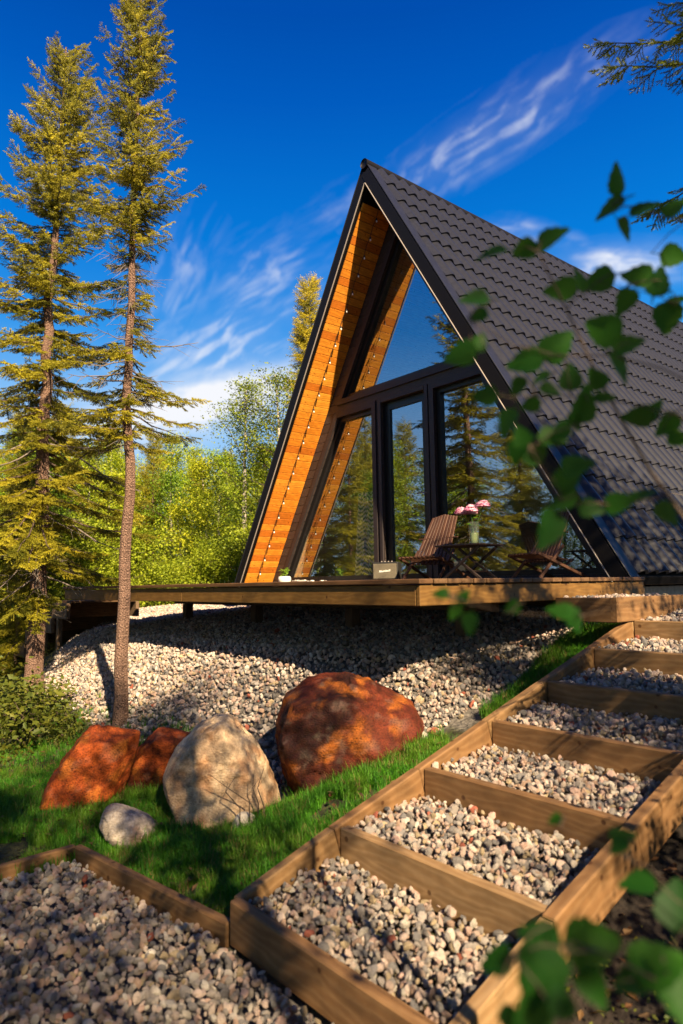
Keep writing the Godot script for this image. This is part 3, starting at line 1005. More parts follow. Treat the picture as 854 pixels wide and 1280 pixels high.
func build_grass():
	var t0 := tuft(61, 10, 0.052, 0.018, 0.0014)
	var t1 := tuft(62, 8, 0.095, 0.016, 0.0016)
	rng.seed = 15
	var a := []; var b := []
	var ca := PackedColorArray(); var cb := PackedColorArray()
	var tries := 52000
	for k in tries:
		var p := Vector3(rnd(-0.6, 3.56), 0, rnd(1.0, 5.8))
		if k % 3 == 0: p = Vector3(rnd(2.8, 3.56), 0, rnd(0.9, 4.5))
		if k % 3 == 1: p = Vector3(rnd(1.0, 3.4), 0, rnd(3.5, 5.0))
		var zz := zone(p.x, p.z)
		var n := nz.get_noise_2d(p.x * 55.0, p.z * 55.0)
		if zz == 2:
			if p.z < 3.5 or rng.randf() > 0.12: continue
		elif zz == 3: continue
		elif zz == 0 and n < -0.05: continue
		elif n < -0.34 + 0.1 * nz.get_noise_2d(p.z * 400.0, p.x * 400.0): continue
		if p.x < 3.1 and p.x > 2.7 and p.z < 2.2: continue
		p.y = ground_y(p.x, p.z) - 0.004
		var s := rnd(0.7, 1.25) * (0.8 if zz == 0 else 1.0)
		var xf := Transform3D(Basis(Vector3.UP, rnd(0, TAU)).scaled(Vector3.ONE * s), p)
		var c := Color(0.025, 0.12, 0.006).lerp(Color(0.075, 0.25, 0.010), rng.randf())
		c = c.lerp(Color(0.11, 0.20, 0.014), smoothstep(-0.1, 0.4, nz.get_noise_2d(p.x * 120.0 + 9.0, p.z * 120.0)) * 0.6)
		if rng.randf() < 0.08: c = Color(0.22, 0.16, 0.06)
		if rng.randf() < 0.75: a.append(xf); ca.append(c)
		else: b.append(xf); cb.append(c)
	var g := thing("grass", "short green grass round the boulders and along the stairs", "grass", Vector3.ZERO, 0.0, "", "stuff")
	many(g, "short_blades", t0, mats["grass_blades"], a, ca)
	many(g, "long_blades", t1, mats["grass_blades"], b, cb)
	# low growth of the wood floor, left of the bank and right of the stairs
	var xs := []
	var cols := PackedColorArray()
	for k in 5200:
		var p := Vector3(rnd(-7.0, 1.2), 0, rnd(2.8, 5.6))
		if k % 4 == 0: p = Vector3(rnd(4.65, 7.0), 0, rnd(0.5, 5.0))
		var zz := zone(p.x, p.z)
		if zz == 2 or zz == 3 or (zz == 1 and p.x > 0.6): continue
		if nz.get_noise_2d(p.x * 45.0, p.z * 45.0) < 0.0: continue
		p.y = ground_y(p.x, p.z) + rnd(0.02, 0.1)
		xs.append(Transform3D(Basis.from_euler(Vector3(rnd(-0.5, 0.5), rnd(0, TAU), rnd(-0.5, 0.5))).scaled(Vector3.ONE * rnd(0.3, 0.6)), p))
		cols.append(Color(0.06, 0.09, 0.012).lerp(Color(0.13, 0.13, 0.02), rng.randf()))
	var gc := many(self, "ground_cover", cluster_mesh(64, 14, 0.2, 0.035), mats["leaves"], xs, cols)
	mark(gc, "low leafy ground cover under the spruces", "undergrowth", "", "stuff")
	# fallen needles, bark and old leaves on the shaded soil
	var lit := []
	var lc := PackedColorArray()
	for k in 6500:
		var p := Vector3(rnd(4.56, 6.6), 0, rnd(1.0, 5.2))
		if k % 2 == 0: p = Vector3(rnd(-3.0, 3.5), 0, rnd(3.0, 5.0))
		var zz := zone(p.x, p.z)
		if zz == 2 or zz == 3: continue
		p.y = ground_y(p.x, p.z) + rnd(0.0, 0.012) + (rnd(0.01, 0.035) if zz == 1 else 0.0)
		lit.append(Transform3D(Basis.from_euler(Vector3(rnd(-0.5, 0.5), rnd(0, TAU), rnd(-0.5, 0.5))).scaled(Vector3.ONE * rnd(0.5, 1.4)), p))
		lc.append([Color(0.11, 0.05, 0.02), Color(0.06, 0.03, 0.014), Color(0.16, 0.09, 0.04), Color(0.07, 0.06, 0.02)][rng.randi_range(0, 3)])
	var lf := MB.new()
	lf.ftri(Vector3(-0.02, 0, 0), Vector3(0, 0.004, 0.009), Vector3(0.02, 0, 0)); lf.ftri(Vector3(-0.02, 0, 0), Vector3(0.02, 0, 0), Vector3(0, 0.003, -0.008))
	var ll := many(self, "leaf_litter", lf.done(), mats["grass_blades"], lit, lc)
	mark(ll, "brown leaf litter on the shaded soil", "litter", "", "stuff")

func build_left_steps():
	rng.seed = 17
	var s := thing("timber_steps", "dark timber box steps going down behind the spruces past the deck end", "steps")
	for k in 4:
		var x0 := -3.05 - k * 0.6
		var y := -0.2 - k * 0.2
		var x1 := x0 - 0.58
		beam(s, "front_board", Vector3(x0, y - 0.1, 2.9), Vector3(x1, y - 0.1, 2.9), 0.2, 0.045, mats["dark_timber"])
		beam(s, "back_board", Vector3(x0, y - 0.1, 2.0), Vector3(x1, y - 0.1, 2.0), 0.2, 0.045, mats["dark_timber"])
		beam(s, "end_board", Vector3(x1 + 0.022, y - 0.1, 2.874), Vector3(x1 + 0.022, y - 0.1, 2.026), 0.2, 0.045, mats["stairs3"])
		part(s, "tread", box(Vector3(0.52, 0.03, 0.85)), mats["deck1"], Transform3D(Basis.IDENTITY, Vector3((x0 + x1) / 2.0 + 0.02, y + 0.012, 2.45)))
		beam(s, "post", Vector3(x1 + 0.07, y - 0.75, 2.845), Vector3(x1 + 0.07, y - 0.01, 2.845), 0.07, 0.06, mats["dark_timber"], Vector3.RIGHT)
# ---------------------------------------------------------------- trees
func twig_mesh(seed_: int, length: float, needle: float, per_m: float) -> ArrayMesh:
	# a spruce twig along +x with side shoots, every needle a sliver
	rng.seed = seed_
	var m := MB.new()
	var shoots := [[Vector3.ZERO, Vector3(1, rnd(-0.05, 0.05), 0).normalized(), length]]
	for k in 4:
		var t := 0.15 + 0.2 * k
		for s in [-1.0, 1.0]:
			if rng.randf() < 0.12: continue
			var o := Vector3(length * (t + rnd(-0.04, 0.04)), 0, 0)
			var d := Vector3(0.75, rnd(-0.35, 0.1), s * rnd(0.5, 0.9)).normalized()
			shoots.append([o, d, length * (0.55 - 0.4 * t) * rnd(0.75, 1.2)])
	for sh in shoots:
		var o: Vector3 = sh[0]
		var d: Vector3 = sh[1]
		var l: float = sh[2]
		var side := d.cross(Vector3.UP).normalized()
		var up := side.cross(d)
		m.fquad(o - side * 0.0018, o + side * 0.0018, o + d * l + side * 0.0008, o + d * l - side * 0.0008)
		var n := int(l * per_m)
		for k in n:
			var a := rnd(0, TAU)
			var out := side * cos(a) + up * (sin(a) * 0.8 + 0.15)
			var p := o + d * l * (k + 0.5) / n
			var nd := (d * rnd(0.45, 0.9) + out).normalized()
			var w := nd.cross(d).normalized() * needle * 0.14
			m.ftri(p - w, p + w, p + nd * needle * rnd(0.8, 1.15))
		m.ftri(o + d * l - side * 0.003, o + d * l + side * 0.003, o + d * (l + needle))
	return m.done(false, true)

func cluster_mesh(seed_: int, leaves: int, reach: float, leaf: float) -> ArrayMesh:
	rng.seed = seed_
	var m := MB.new()
	for k in leaves:
		var o := Vector3(rnd(-1, 1), rnd(-0.8, 0.8), rnd(-1, 1)) * reach
		var b := Basis.from_euler(Vector3(rnd(-0.9, 0.9), rnd(0, TAU), rnd(-0.9, 0.9)))
		var l := leaf * rnd(0.7, 1.2)
		var tip := o + b * Vector3(l, 0, 0)
		var s0 := o + b * Vector3(l * 0.38, l * 0.1, l * 0.36)
		var s1 := o + b * Vector3(l * 0.38, l * 0.1, -l * 0.36)
		m.ftri(o, s0, tip)
		m.ftri(o, tip, s1)
	return m.done()

func spruce(called: String, label: String, base: Vector3, path: Array, r0: float, width: Callable, low: float, gap: float, seed_: int, twig_scale := 1.0, group := "", dead_to := -1.0, per := 5, tint := Color(1, 1, 1), reach = null) -> Node3D:
	# path: trunk points relative to the base; width(t) gives the crown's radius, t from 0 at the foot to 1 at the top
	rng.seed = seed_
	var root := thing(called, label, "spruce", base, 0.0, group)
	var curve := Curve3D.new()
	for p in path: curve.add_point(p)
	var length := curve.get_baked_length()
	var pts := []
	var rad := []
	for k in 25:
		var t := k / 24.0
		var p := curve.sample_baked(length * t)
		pts.append(p + Vector3(rnd(-1, 1), 0, rnd(-1, 1)) * r0 * 0.22)
		rad.append(r0 * (1.0 - t * 0.94) * (1.25 if k == 0 else 1.0) + 0.004)
	var tr := MB.new()
	tr.tube(pts, rad, 12)
	part(root, "trunk", tr.done(true), mats["bark_spruce"])
	var br := MB.new()
	var dead := MB.new()
	var xfs := []
	var cols := PackedColorArray()
	var h := length * low
	var one := 1
	while h < length * 0.995:
		var t := h / length
		var o := curve.sample_baked(h)
		for k in one:
			var a := rnd(0, TAU)
			var out := Vector3(cos(a), 0, sin(a))
			var l: float = width.call(t) * lerpf(0.3, 1.2, rng.randf())
			if reach != null: l *= reach.call(t, out)
			if l < 0.02: continue
			var lush := rng.randf()
			var rise := lerpf(-0.42, 0.75, smoothstep(0.35, 1.0, t)) + rnd(-0.28, 0.28)
			var bp := []
			var brd := []
			var is_dead := t < dead_to and rng.randf() < 0.4
			for s in 6:
				var u := s / 5.0
				var droop := -0.18 * u * u * l * (1.0 - t) + 0.22 * u * u * u * l
				bp.append(o + out * l * u + Vector3.UP * (rise * l * u + droop) + Vector3(rnd(-1, 1), rnd(-1, 1), rnd(-1, 1)) * 0.018 * l)
				brd.append((0.011 * l + 0.0035) * (1.0 - 0.8 * u))
			(dead if is_dead else br).tube(bp, brd, 4, Color.WHITE, false)
			if is_dead:
				for q in 9:       # bare side twigs
					var u := rnd(0.25, 1.0)
					var p: Vector3 = bp[int(u * 4.99)].lerp(bp[int(u * 4.99) + 1], u * 4.99 - int(u * 4.99))
					var d := (out * rnd(0.2, 1.0) + out.cross(Vector3.UP) * rnd(-1, 1) + Vector3.UP * rnd(-0.9, 0.2)).normalized()
					dead.tube([p, p + d * rnd(0.06, 0.2)], [0.0022, 0.001], 3, Color.WHITE, false)
				continue
			var n := int(ceil(l / (0.071 * twig_scale)))
			var side := out.cross(Vector3.UP)
			for q in n + 1:
				var u := clampf((q + rnd(0.2, 0.9)) / n, 0.12, 1.0) if q < n else 1.0
				var f := u * 4.999
				var p: Vector3 = bp[int(f)].lerp(bp[mini(int(f) + 1, 5)], f - int(f))
				for s in [-1.0, 1.0]:
					if q == n and s > 0: continue
					var d: Vector3 = out * 0.75 + side * s * rnd(0.35, 1.0) + Vector3.UP * (rise * 0.35 + rnd(-0.45, 0.15) - 0.25 * (1.0 - t))
					if q == n: d = out + Vector3.UP * (rise + 0.15)
					d = d.normalized()
					var zz: Vector3 = d.cross(Vector3.UP).normalized()
					var b := Basis(d, zz.cross(d), zz) * Basis(Vector3.RIGHT, rnd(-0.7, 0.7))
					xfs.append(Transform3D(b.scaled(Vector3.ONE * twig_scale * rnd(0.65, 1.15) * (0.75 + 0.35 * minf(1.0, l))), p))
					var c := Color(0.12, 0.13, 0.012).lerp(Color(0.50, 0.43, 0.028), clampf(lush * 0.7 + rng.randf() * 0.5 - 0.15, 0.0, 1.0))
					cols.append(Color(c.r * tint.r, c.g * tint.g, c.b * tint.b))
		h += gap / per * rnd(0.3, 1.7) * lerpf(1.0, 0.6, t)
	part(root, "branches", br.done(true), mats["bark_twig"]).set_meta("kind", "stuff")
	if dead.v.size() > 0: part(root, "dead_branches", dead.done(true), mats["dead_twig"]).set_meta("kind", "stuff")
	many(root, "crown", meshes["twig"], mats["needles"], xfs, cols)
	return root

func broadleaf(called: String, label: String, base: Vector3, tall: float, wide: float, clumps: int, seed_: int, group: String, c0: Color, c1: Color, mesh := "cluster", low := 0.15, bark := "bark_birch") -> Node3D:
	rng.seed = seed_
	var root := thing(called, label, "birch", base, 0.0, group)
	var tr := MB.new()
	var limbs := MB.new()
	var pts := []
	var rad := []
	var sway := Vector3(rnd(-1, 1), 0, rnd(-1, 1)) * 0.05 * tall
	var r0 := 0.012 * tall + 0.012
	for k in 12:
		var t := k / 11.0
		pts.append(Vector3.UP * tall * 0.95 * t + sway * t * t + Vector3(rnd(-1, 1), 0, rnd(-1, 1)) * 0.02 * t)
		rad.append(r0 * (1.0 - 0.9 * t) + 0.003)
	tr.tube(pts, rad, 8)
	var xfs := []
	var cols := PackedColorArray()
	var n := int(9 + tall * 4.5)
	var each := int(clumps / float(n)) + 1
	for k in n:
		var t := lerpf(low, 0.98, (k + rng.randf()) / n)
		var f := t * 10.99
		var o: Vector3 = pts[int(f)].lerp(pts[int(f) + 1], f - int(f))
		var a := k * 2.4 + rnd(-0.5, 0.5)
		var out := Vector3(cos(a), 0, sin(a))
		var shape := sin(PI * pow(clampf((t - low) / (1.0 - low), 0.02, 1.0), 0.75)) * 0.85 + 0.15
		var l := wide * shape * rnd(0.65, 1.2)
		var rise := lerpf(0.35, 1.3, t) + rnd(-0.2, 0.2)
		var bp := []
		for s in 5:
			var u := s / 4.0
			bp.append(o + out * l * u + Vector3.UP * l * (rise * u - 0.28 * u * u) + Vector3(rnd(-1, 1), rnd(-1, 1), rnd(-1, 1)) * 0.04 * l)
		limbs.tube(bp, [0.010 * l + 0.005, 0.008 * l + 0.004, 0.006 * l + 0.003, 0.004 * l + 0.002, 0.002], 4, Color.WHITE, false)
		for q in each:
			var u := pow(rnd(0.05, 1.0), 0.7)
			var g := u * 3.999
			var p: Vector3 = bp[int(g)].lerp(bp[mini(int(g) + 1, 4)], g - int(g))
			p += Vector3(rnd(-1, 1), rnd(-1, 0.8), rnd(-1, 1)) * 0.24 * l * (0.4 + u)
			if rng.randf() < 0.3:
				limbs.tube([bp[int(g)], p], [0.003, 0.0015], 3, Color.WHITE, false)
			xfs.append(Transform3D(Basis.from_euler(Vector3(rnd(-0.6, 0.6), rnd(0, TAU), rnd(-0.6, 0.6))).scaled(Vector3.ONE * rnd(0.7, 1.25)), p))
			cols.append(c0.lerp(c1, clampf(rng.randf() * 0.75 + 0.25 * rng.randf(), 0, 1)))
	part(root, "trunk", tr.done(true), mats[bark])
	part(root, "branches", limbs.done(true), mats["bark_twig"]).set_meta("kind", "stuff")
	many(root, "crown", meshes[mesh], mats["leaves"], xfs, cols)
	return root

func build_trees():
	meshes["twig"] = twig_mesh(41, 0.15, 0.0165, 520.0)
	meshes["twig_far"] = twig_mesh(43, 0.3, 0.03, 120.0)
	meshes["cluster"] = cluster_mesh(42, 26, 0.18, 0.046)
	meshes["cluster_big"] = cluster_mesh(44, 22, 0.26, 0.075)
	meshes["cluster_small"] = cluster_mesh(45, 13, 0.13, 0.048)
	# the two tall spruces beside the deck
	var b1 := Vector3(0.45, 0, 3.62); b1.y = ground_y(b1.x, b1.z) - 0.06
	var w1 := func(t):
		if t < 0.5: return 0.5 * smoothstep(0.28, 0.40, t)
		if t < 0.6: return 0.16
		return 0.47 * pow((1.0 - t) / 0.4, 0.8) * smoothstep(0.54, 0.68, t) + 0.04
	spruce("spruce_tree", "tall slender spruce with bare lower trunk and narrow crown beside the deck", b1, [Vector3.ZERO, Vector3(0.0, 1.4, 0.0), Vector3(0.07, 1.95, -0.02), Vector3(0.0, 2.45, 0.0), Vector3(0.03, 4.0, -0.01), Vector3(0.06, 6.32, -0.03)], 0.051, w1, 0.36, 0.12, 201, 0.9, "tall spruces beside the deck", 0.62, 6)
	var b2 := Vector3(-2.05, 0, 3.56); b2.y = ground_y(b2.x, b2.z) - 0.06
	var w2 := func(t): return 1.0 * pow(clampf((1.02 - t) / 0.72, 0.0, 1.0), 0.85) * smoothstep(0.06, 0.26, t) + 0.08
	spruce("spruce_tree", "tall spruce with wide drooping crown and dead twigs, farther along the bank", b2, [Vector3.ZERO, Vector3(0.02, 2.0, 0.0), Vector3(0.0, 4.2, -0.02), Vector3(0.08, 7.55, -0.12)], 0.095, w2, 0.13, 0.15, 202, 1.15, "tall spruces beside the deck", 0.4, 6)
	# young spruce right of the stairs: only some branches reach into the picture
	var b3 := Vector3(4.98, 0, 2.72); b3.y = ground_y(b3.x, b3.z) - 0.05
	var to_left := Vector3(-cos(YAW), 0, -sin(YAW))
	var w3 := func(t): return 0.62
	var r3 := func(t, out):
		var l: float = maxf(0.0, out.dot(to_left))
		if t > 0.30 and t < 0.58: return 0.75 - 0.6 * l
		return 0.8 + 0.35 * l
	spruce("spruce_tree", "dark young spruce standing right of the timber stairs", b3, [Vector3.ZERO, Vector3(0.0, 2.0, 0.0), Vector3(0.03, 4.6, 0.02)], 0.05, w3, 0.16, 0.2, 203, 0.9, "", 0.3, 5, Color(0.75, 0.95, 1.0), r3)
	# the wood behind: kinds first, then copies
	var g := "young birches of the wood behind the cabin"
	var lime0 := Color(0.15, 0.22, 0.012)
	var lime1 := Color(0.36, 0.40, 0.02)
	var labels := ["young birch with bright lime leaves and a bare white trunk behind the deck", "low dense birch with dark green leaves behind the deck", "slender yellow-green birch with an open crown behind the deck",
		"bushy yellow birch leafed to the ground behind the deck", "taller loose-crowned birch rising beside the cabin's sunlit soffit"]
	var tones := [[Color(0.16, 0.26, 0.012), Color(0.40, 0.50, 0.02)], [Color(0.08, 0.16, 0.010), Color(0.20, 0.31, 0.014)], [Color(0.18, 0.26, 0.012), Color(0.44, 0.48, 0.02)], [Color(0.22, 0.27, 0.010), Color(0.50, 0.50, 0.018)], [Color(0.11, 0.17, 0.012), Color(0.28, 0.32, 0.02)]]
	var kinds := []
	for k in 5:
		var p := across([40.0, 215.0, 150.0, 262.0, 305.0][k], [17.0, 19.0, 21.0, 16.5, 14.5][k])
		kinds.append(broadleaf("birch_tree", labels[k], p, [5.0, 4.6, 5.4, 4.4, 5.2][k], [1.1, 1.0, 0.8, 1.0, 1.0][k], [560, 560, 420, 520, 430][k], 300 + k, g, tones[k][0], tones[k][1], "cluster", [0.32, 0.06, 0.28, 0.05, 0.22][k]))
	kinds[4].remove_meta("group")
	rng.seed = 77
	for k in 40:
		var px := -70.0 + 500.0 * ((k * 0.618034) - floorf(k * 0.618034))
		var dist := 14.0 + 15.0 * pow(rng.randf(), 0.7)
		if px > 330: dist = maxf(dist, 20.0)
		if px < 60: dist = maxf(dist, 15.0)
		var p := across(px, dist)
		copy(kinds[rng.randi_range(0, 3)], p, rnd(0, TAU), "", rnd(0.72, 1.12) * clampf(dist / 20.0, 0.82, 1.3))
	# spruces of the wood
	var conifers := "spruces of the wood behind the cabin"
	var keep: Mesh = meshes["twig"]
	meshes["twig"] = meshes["twig_far"]
	var w4 := func(t): return 0.95 * (1.0 - t) + 0.06
	var s0 := spruce("forest_spruce", "slim spruce standing among the birches of the wood", across(75, 16.0), [Vector3.ZERO, Vector3(0, 5.2, 0)], 0.06, w4, 0.1, 0.2, 210, 1.0, conifers, -1.0, 6)
	var s1 := spruce("forest_spruce", "slim spruce standing among the birches of the wood", across(190, 20.0), [Vector3.ZERO, Vector3(0, 5.6, 0)], 0.06, w4, 0.06, 0.22, 211, 1.0, conifers, -1.0, 6)
	for s in [[25, 11.5, 0.7], [245, 21.0, 0.95], [330, 24.0, 1.15], [20, 19.0, 1.1], [140, 25.0, 1.2], [110, 18.0, 0.85], [285, 27.0, 1.25]]:
		copy([s0, s1][rng.randi_range(0, 1)], across(s[0], s[1]), rnd(0, TAU), "", s[2])
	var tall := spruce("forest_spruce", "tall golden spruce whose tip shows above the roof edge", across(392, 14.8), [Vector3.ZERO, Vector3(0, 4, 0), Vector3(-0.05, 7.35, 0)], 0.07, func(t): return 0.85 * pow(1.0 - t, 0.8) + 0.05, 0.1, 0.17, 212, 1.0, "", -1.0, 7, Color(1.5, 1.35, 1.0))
	meshes["twig"] = keep
	broadleaf("birch_tree", "sparse birch leaning out between the tall spruce and the roof edge", across(356, 13.8), 4.9, 0.9, 420, 320, "", lime0 * 0.8, lime1 * 0.8, "cluster_small", 0.3)
	# trees beyond the left edge of the picture, which the windows mirror
	var mg := "trees facing the cabin's windows"
	for s in [[-6.5, 7.5, 0, 1.05], [-9.0, 7.2, 1, 1.15], [-11.5, 10.5, 2, 1.3], [-7.8, 10.0, 3, 1.2], [-13.5, 9.0, 0, 1.35], [-5.2, 11.5, 2, 1.0], [-3.6, 9.8, 1, 0.95]]:
		var c := copy(kinds[s[2]], Vector3(s[0], ground_y(s[0], s[1]), s[1]), s[0] * 2.0, "leafy birch facing the cabin from the far side of the clearing", s[3])
		c.set_meta("group", mg)
	for s in [[-8.2, 6.0, 1.15], [-10.2, 8.4, 1.35], [-4.4, 8.4, 1.25], [-12.5, 12.5, 1.5]]:
		var c := copy([s0, s1][int(s[2] * 20) % 2], Vector3(s[0], ground_y(s[0], s[1]), s[1]), s[0], "dark spruce facing the cabin from the far side of the clearing", s[2])
		c.set_meta("group", mg)
	# trees on the sun side, whose shade lies in patches on pad, stairs and roof
	var sg := "trees on the sun side of the stairs"
	for s in SUN_TREES:
		var c := copy(kinds[s[2]], Vector3(s[0], ground_y(s[0], s[1]), s[1]), s[1] * 3.0, "birch on the sunny side beyond the timber stairs", s[3])
		c.set_meta("group", sg)
	broadleaf("birch_tree", "high-crowned birch with a long bare trunk on the sunny side of the stairs", Vector3(8.4, ground_y(8.4, 5.8), 5.8), 6.2, 1.15, 300, 341, sg, tones[4][0], tones[4][1], "cluster", 0.6)
	broadleaf("birch_tree", "broad-crowned birch on the sunny side of the gravel pad", Vector3(8.3, ground_y(8.3, 7.0), 7.0), 5.2, 1.2, 760, 342, sg, tones[4][0], tones[4][1], "cluster", 0.35)
	broadleaf("birch_tree", "tall high-crowned birch added out of view to shade the young spruce", Vector3(7.9, ground_y(7.9, 3.5), 3.5), 6.8, 1.1, 300, 343, sg, tones[4][0], tones[4][1], "cluster", 0.6)  # unseen tree, put here to keep the young spruce in shade
	# unseen birches added on the camera's side to cut the low sky light
	for s in [[-15.0, 13.0, 0, 1.5], [-12.0, 15.5, 1, 1.5], [-8.5, 14.0, 2, 1.5], [-5.0, 15.0, 3, 1.6], [-1.5, 13.5, 0, 1.5], [1.5, 15.0, 1, 1.6], [4.5, 13.0, 2, 1.5], [8.0, 12.5, 3, 1.5], [-16.0, 8.0, 2, 1.4], [11.5, 10.5, 0, 1.4], [-4.0, 11.8, 0, 1.6], [-1.0, 10.8, 3, 1.7], [2.0, 10.2, 0, 1.6], [5.0, 9.8, 3, 1.7], [8.2, 10.0, 0, 1.6]]:
		var c := copy(kinds[s[2]], Vector3(s[0], ground_y(s[0], s[1]), s[1]), s[0] * 1.7, "leafy birch added out of view before the cabin to cut sky light", s[3])
		c.set_meta("group", mg)
	# bushes that close the view under the crowns
	for k in 16:
		var px := -40.0 + 440.0 * ((k * 0.618034) - floorf(k * 0.618034))
		var p := across(px, rnd(12.0, 17.0))
		if k > 11: p = across(-10.0 + 24.0 * (k - 11), rnd(12.0, 13.0))
		if k == 0:
			kinds.append(broadleaf("bush", "low bright green bush at the foot of the birches", p, 1.6, 0.95, 460, 330, "bushes at the edge of the wood", lime0, lime1, "cluster", 0.02, "bark_twig"))
			kinds[5].set_meta("category", "bush")
		else: copy(kinds[5], p, rnd(0, TAU), "", rnd(0.8, 1.3))
	var shrub := broadleaf("low_shrub", "low dark leafy shrub on the mossy ground near the spruce feet", Vector3(0.3, ground_y(0.3, 4.3), 4.3), 0.3, 0.24, 46, 345, "low shrubs near the spruce feet", Color(0.05, 0.08, 0.010), Color(0.15, 0.15, 0.016), "cluster_small", 0.05, "bark_twig")
	shrub.set_meta("category", "shrub")
	for s in [[-0.5, 4.1, 1.1], [-1.3, 3.9, 1.0], [0.9, 4.75, 0.8], [-2.5, 4.0, 1.4], [-0.1, 4.8, 1.1], [-1.1, 4.5, 1.2], [-0.8, 3.75, 0.8], [0.1, 3.95, 0.7]]:
		copy(shrub, Vector3(s[0], ground_y(s[0], s[1]), s[1]), s[0] * 3.0, "", s[2])
	for s in [[6.75, 4.1, 0.88], [6.9, 5.1, 0.88], [6.6, 3.1, 0.85], [6.7, 2.1, 0.9]]:
		copy(kinds[5], Vector3(s[0], ground_y(s[0], s[1]), s[1]), s[1] * 2.0, "low bush shading the soil right of the stairs", s[2]).set_meta("group", "bushes right of the stairs")

const SUN_TREES := [[9.9, 4.2, 4, 1.08], [7.5, 1.7, 0, 1.15], [7.9, 0.3, 2, 1.0], [7.5, -1.9, 1, 1.05], [7.9, -4.2, 2, 1.0]]

func leaf_mesh(seed_: int) -> ArrayMesh:
	# a birch leaf of unit length along +x: toothed edge, folded along the midrib, curled
	rng.seed = seed_
	var m := MB.new()
	var n := 9
	var curl := rnd(0.05, 0.22)
	var fold := rnd(0.1, 0.3)
	var mid := []
	var lft := []
	var rgt := []
	for k in n + 1:
		var t := float(k) / n
		var w := 0.44 * pow(sin(PI * pow(t, 0.62)), 0.8) * (1.0 - 0.15 * t) if k > 0 and k < n else 0.0
		if k % 2 == 1: w *= 0.9
		var y := -curl * t * t
		mid.append(m.add(Vector3(t, y, 0)))
		lft.append(m.add(Vector3(t + (0.03 if k % 2 == 0 else 0.0), y + fold * w, w)))
		rgt.append(m.add(Vector3(t + (0.03 if k % 2 == 0 else 0.0), y + fold * w, -w)))
	for k in n:
		m.quad(mid[k], lft[k], lft[k + 1], mid[k + 1])
		m.quad(mid[k], mid[k + 1], rgt[k + 1], rgt[k])
	m.tube([Vector3(-0.28, 0.02, 0), Vector3(0, 0, 0)], [0.012, 0.016], 4, Color.WHITE, false)
	return m.done(true)

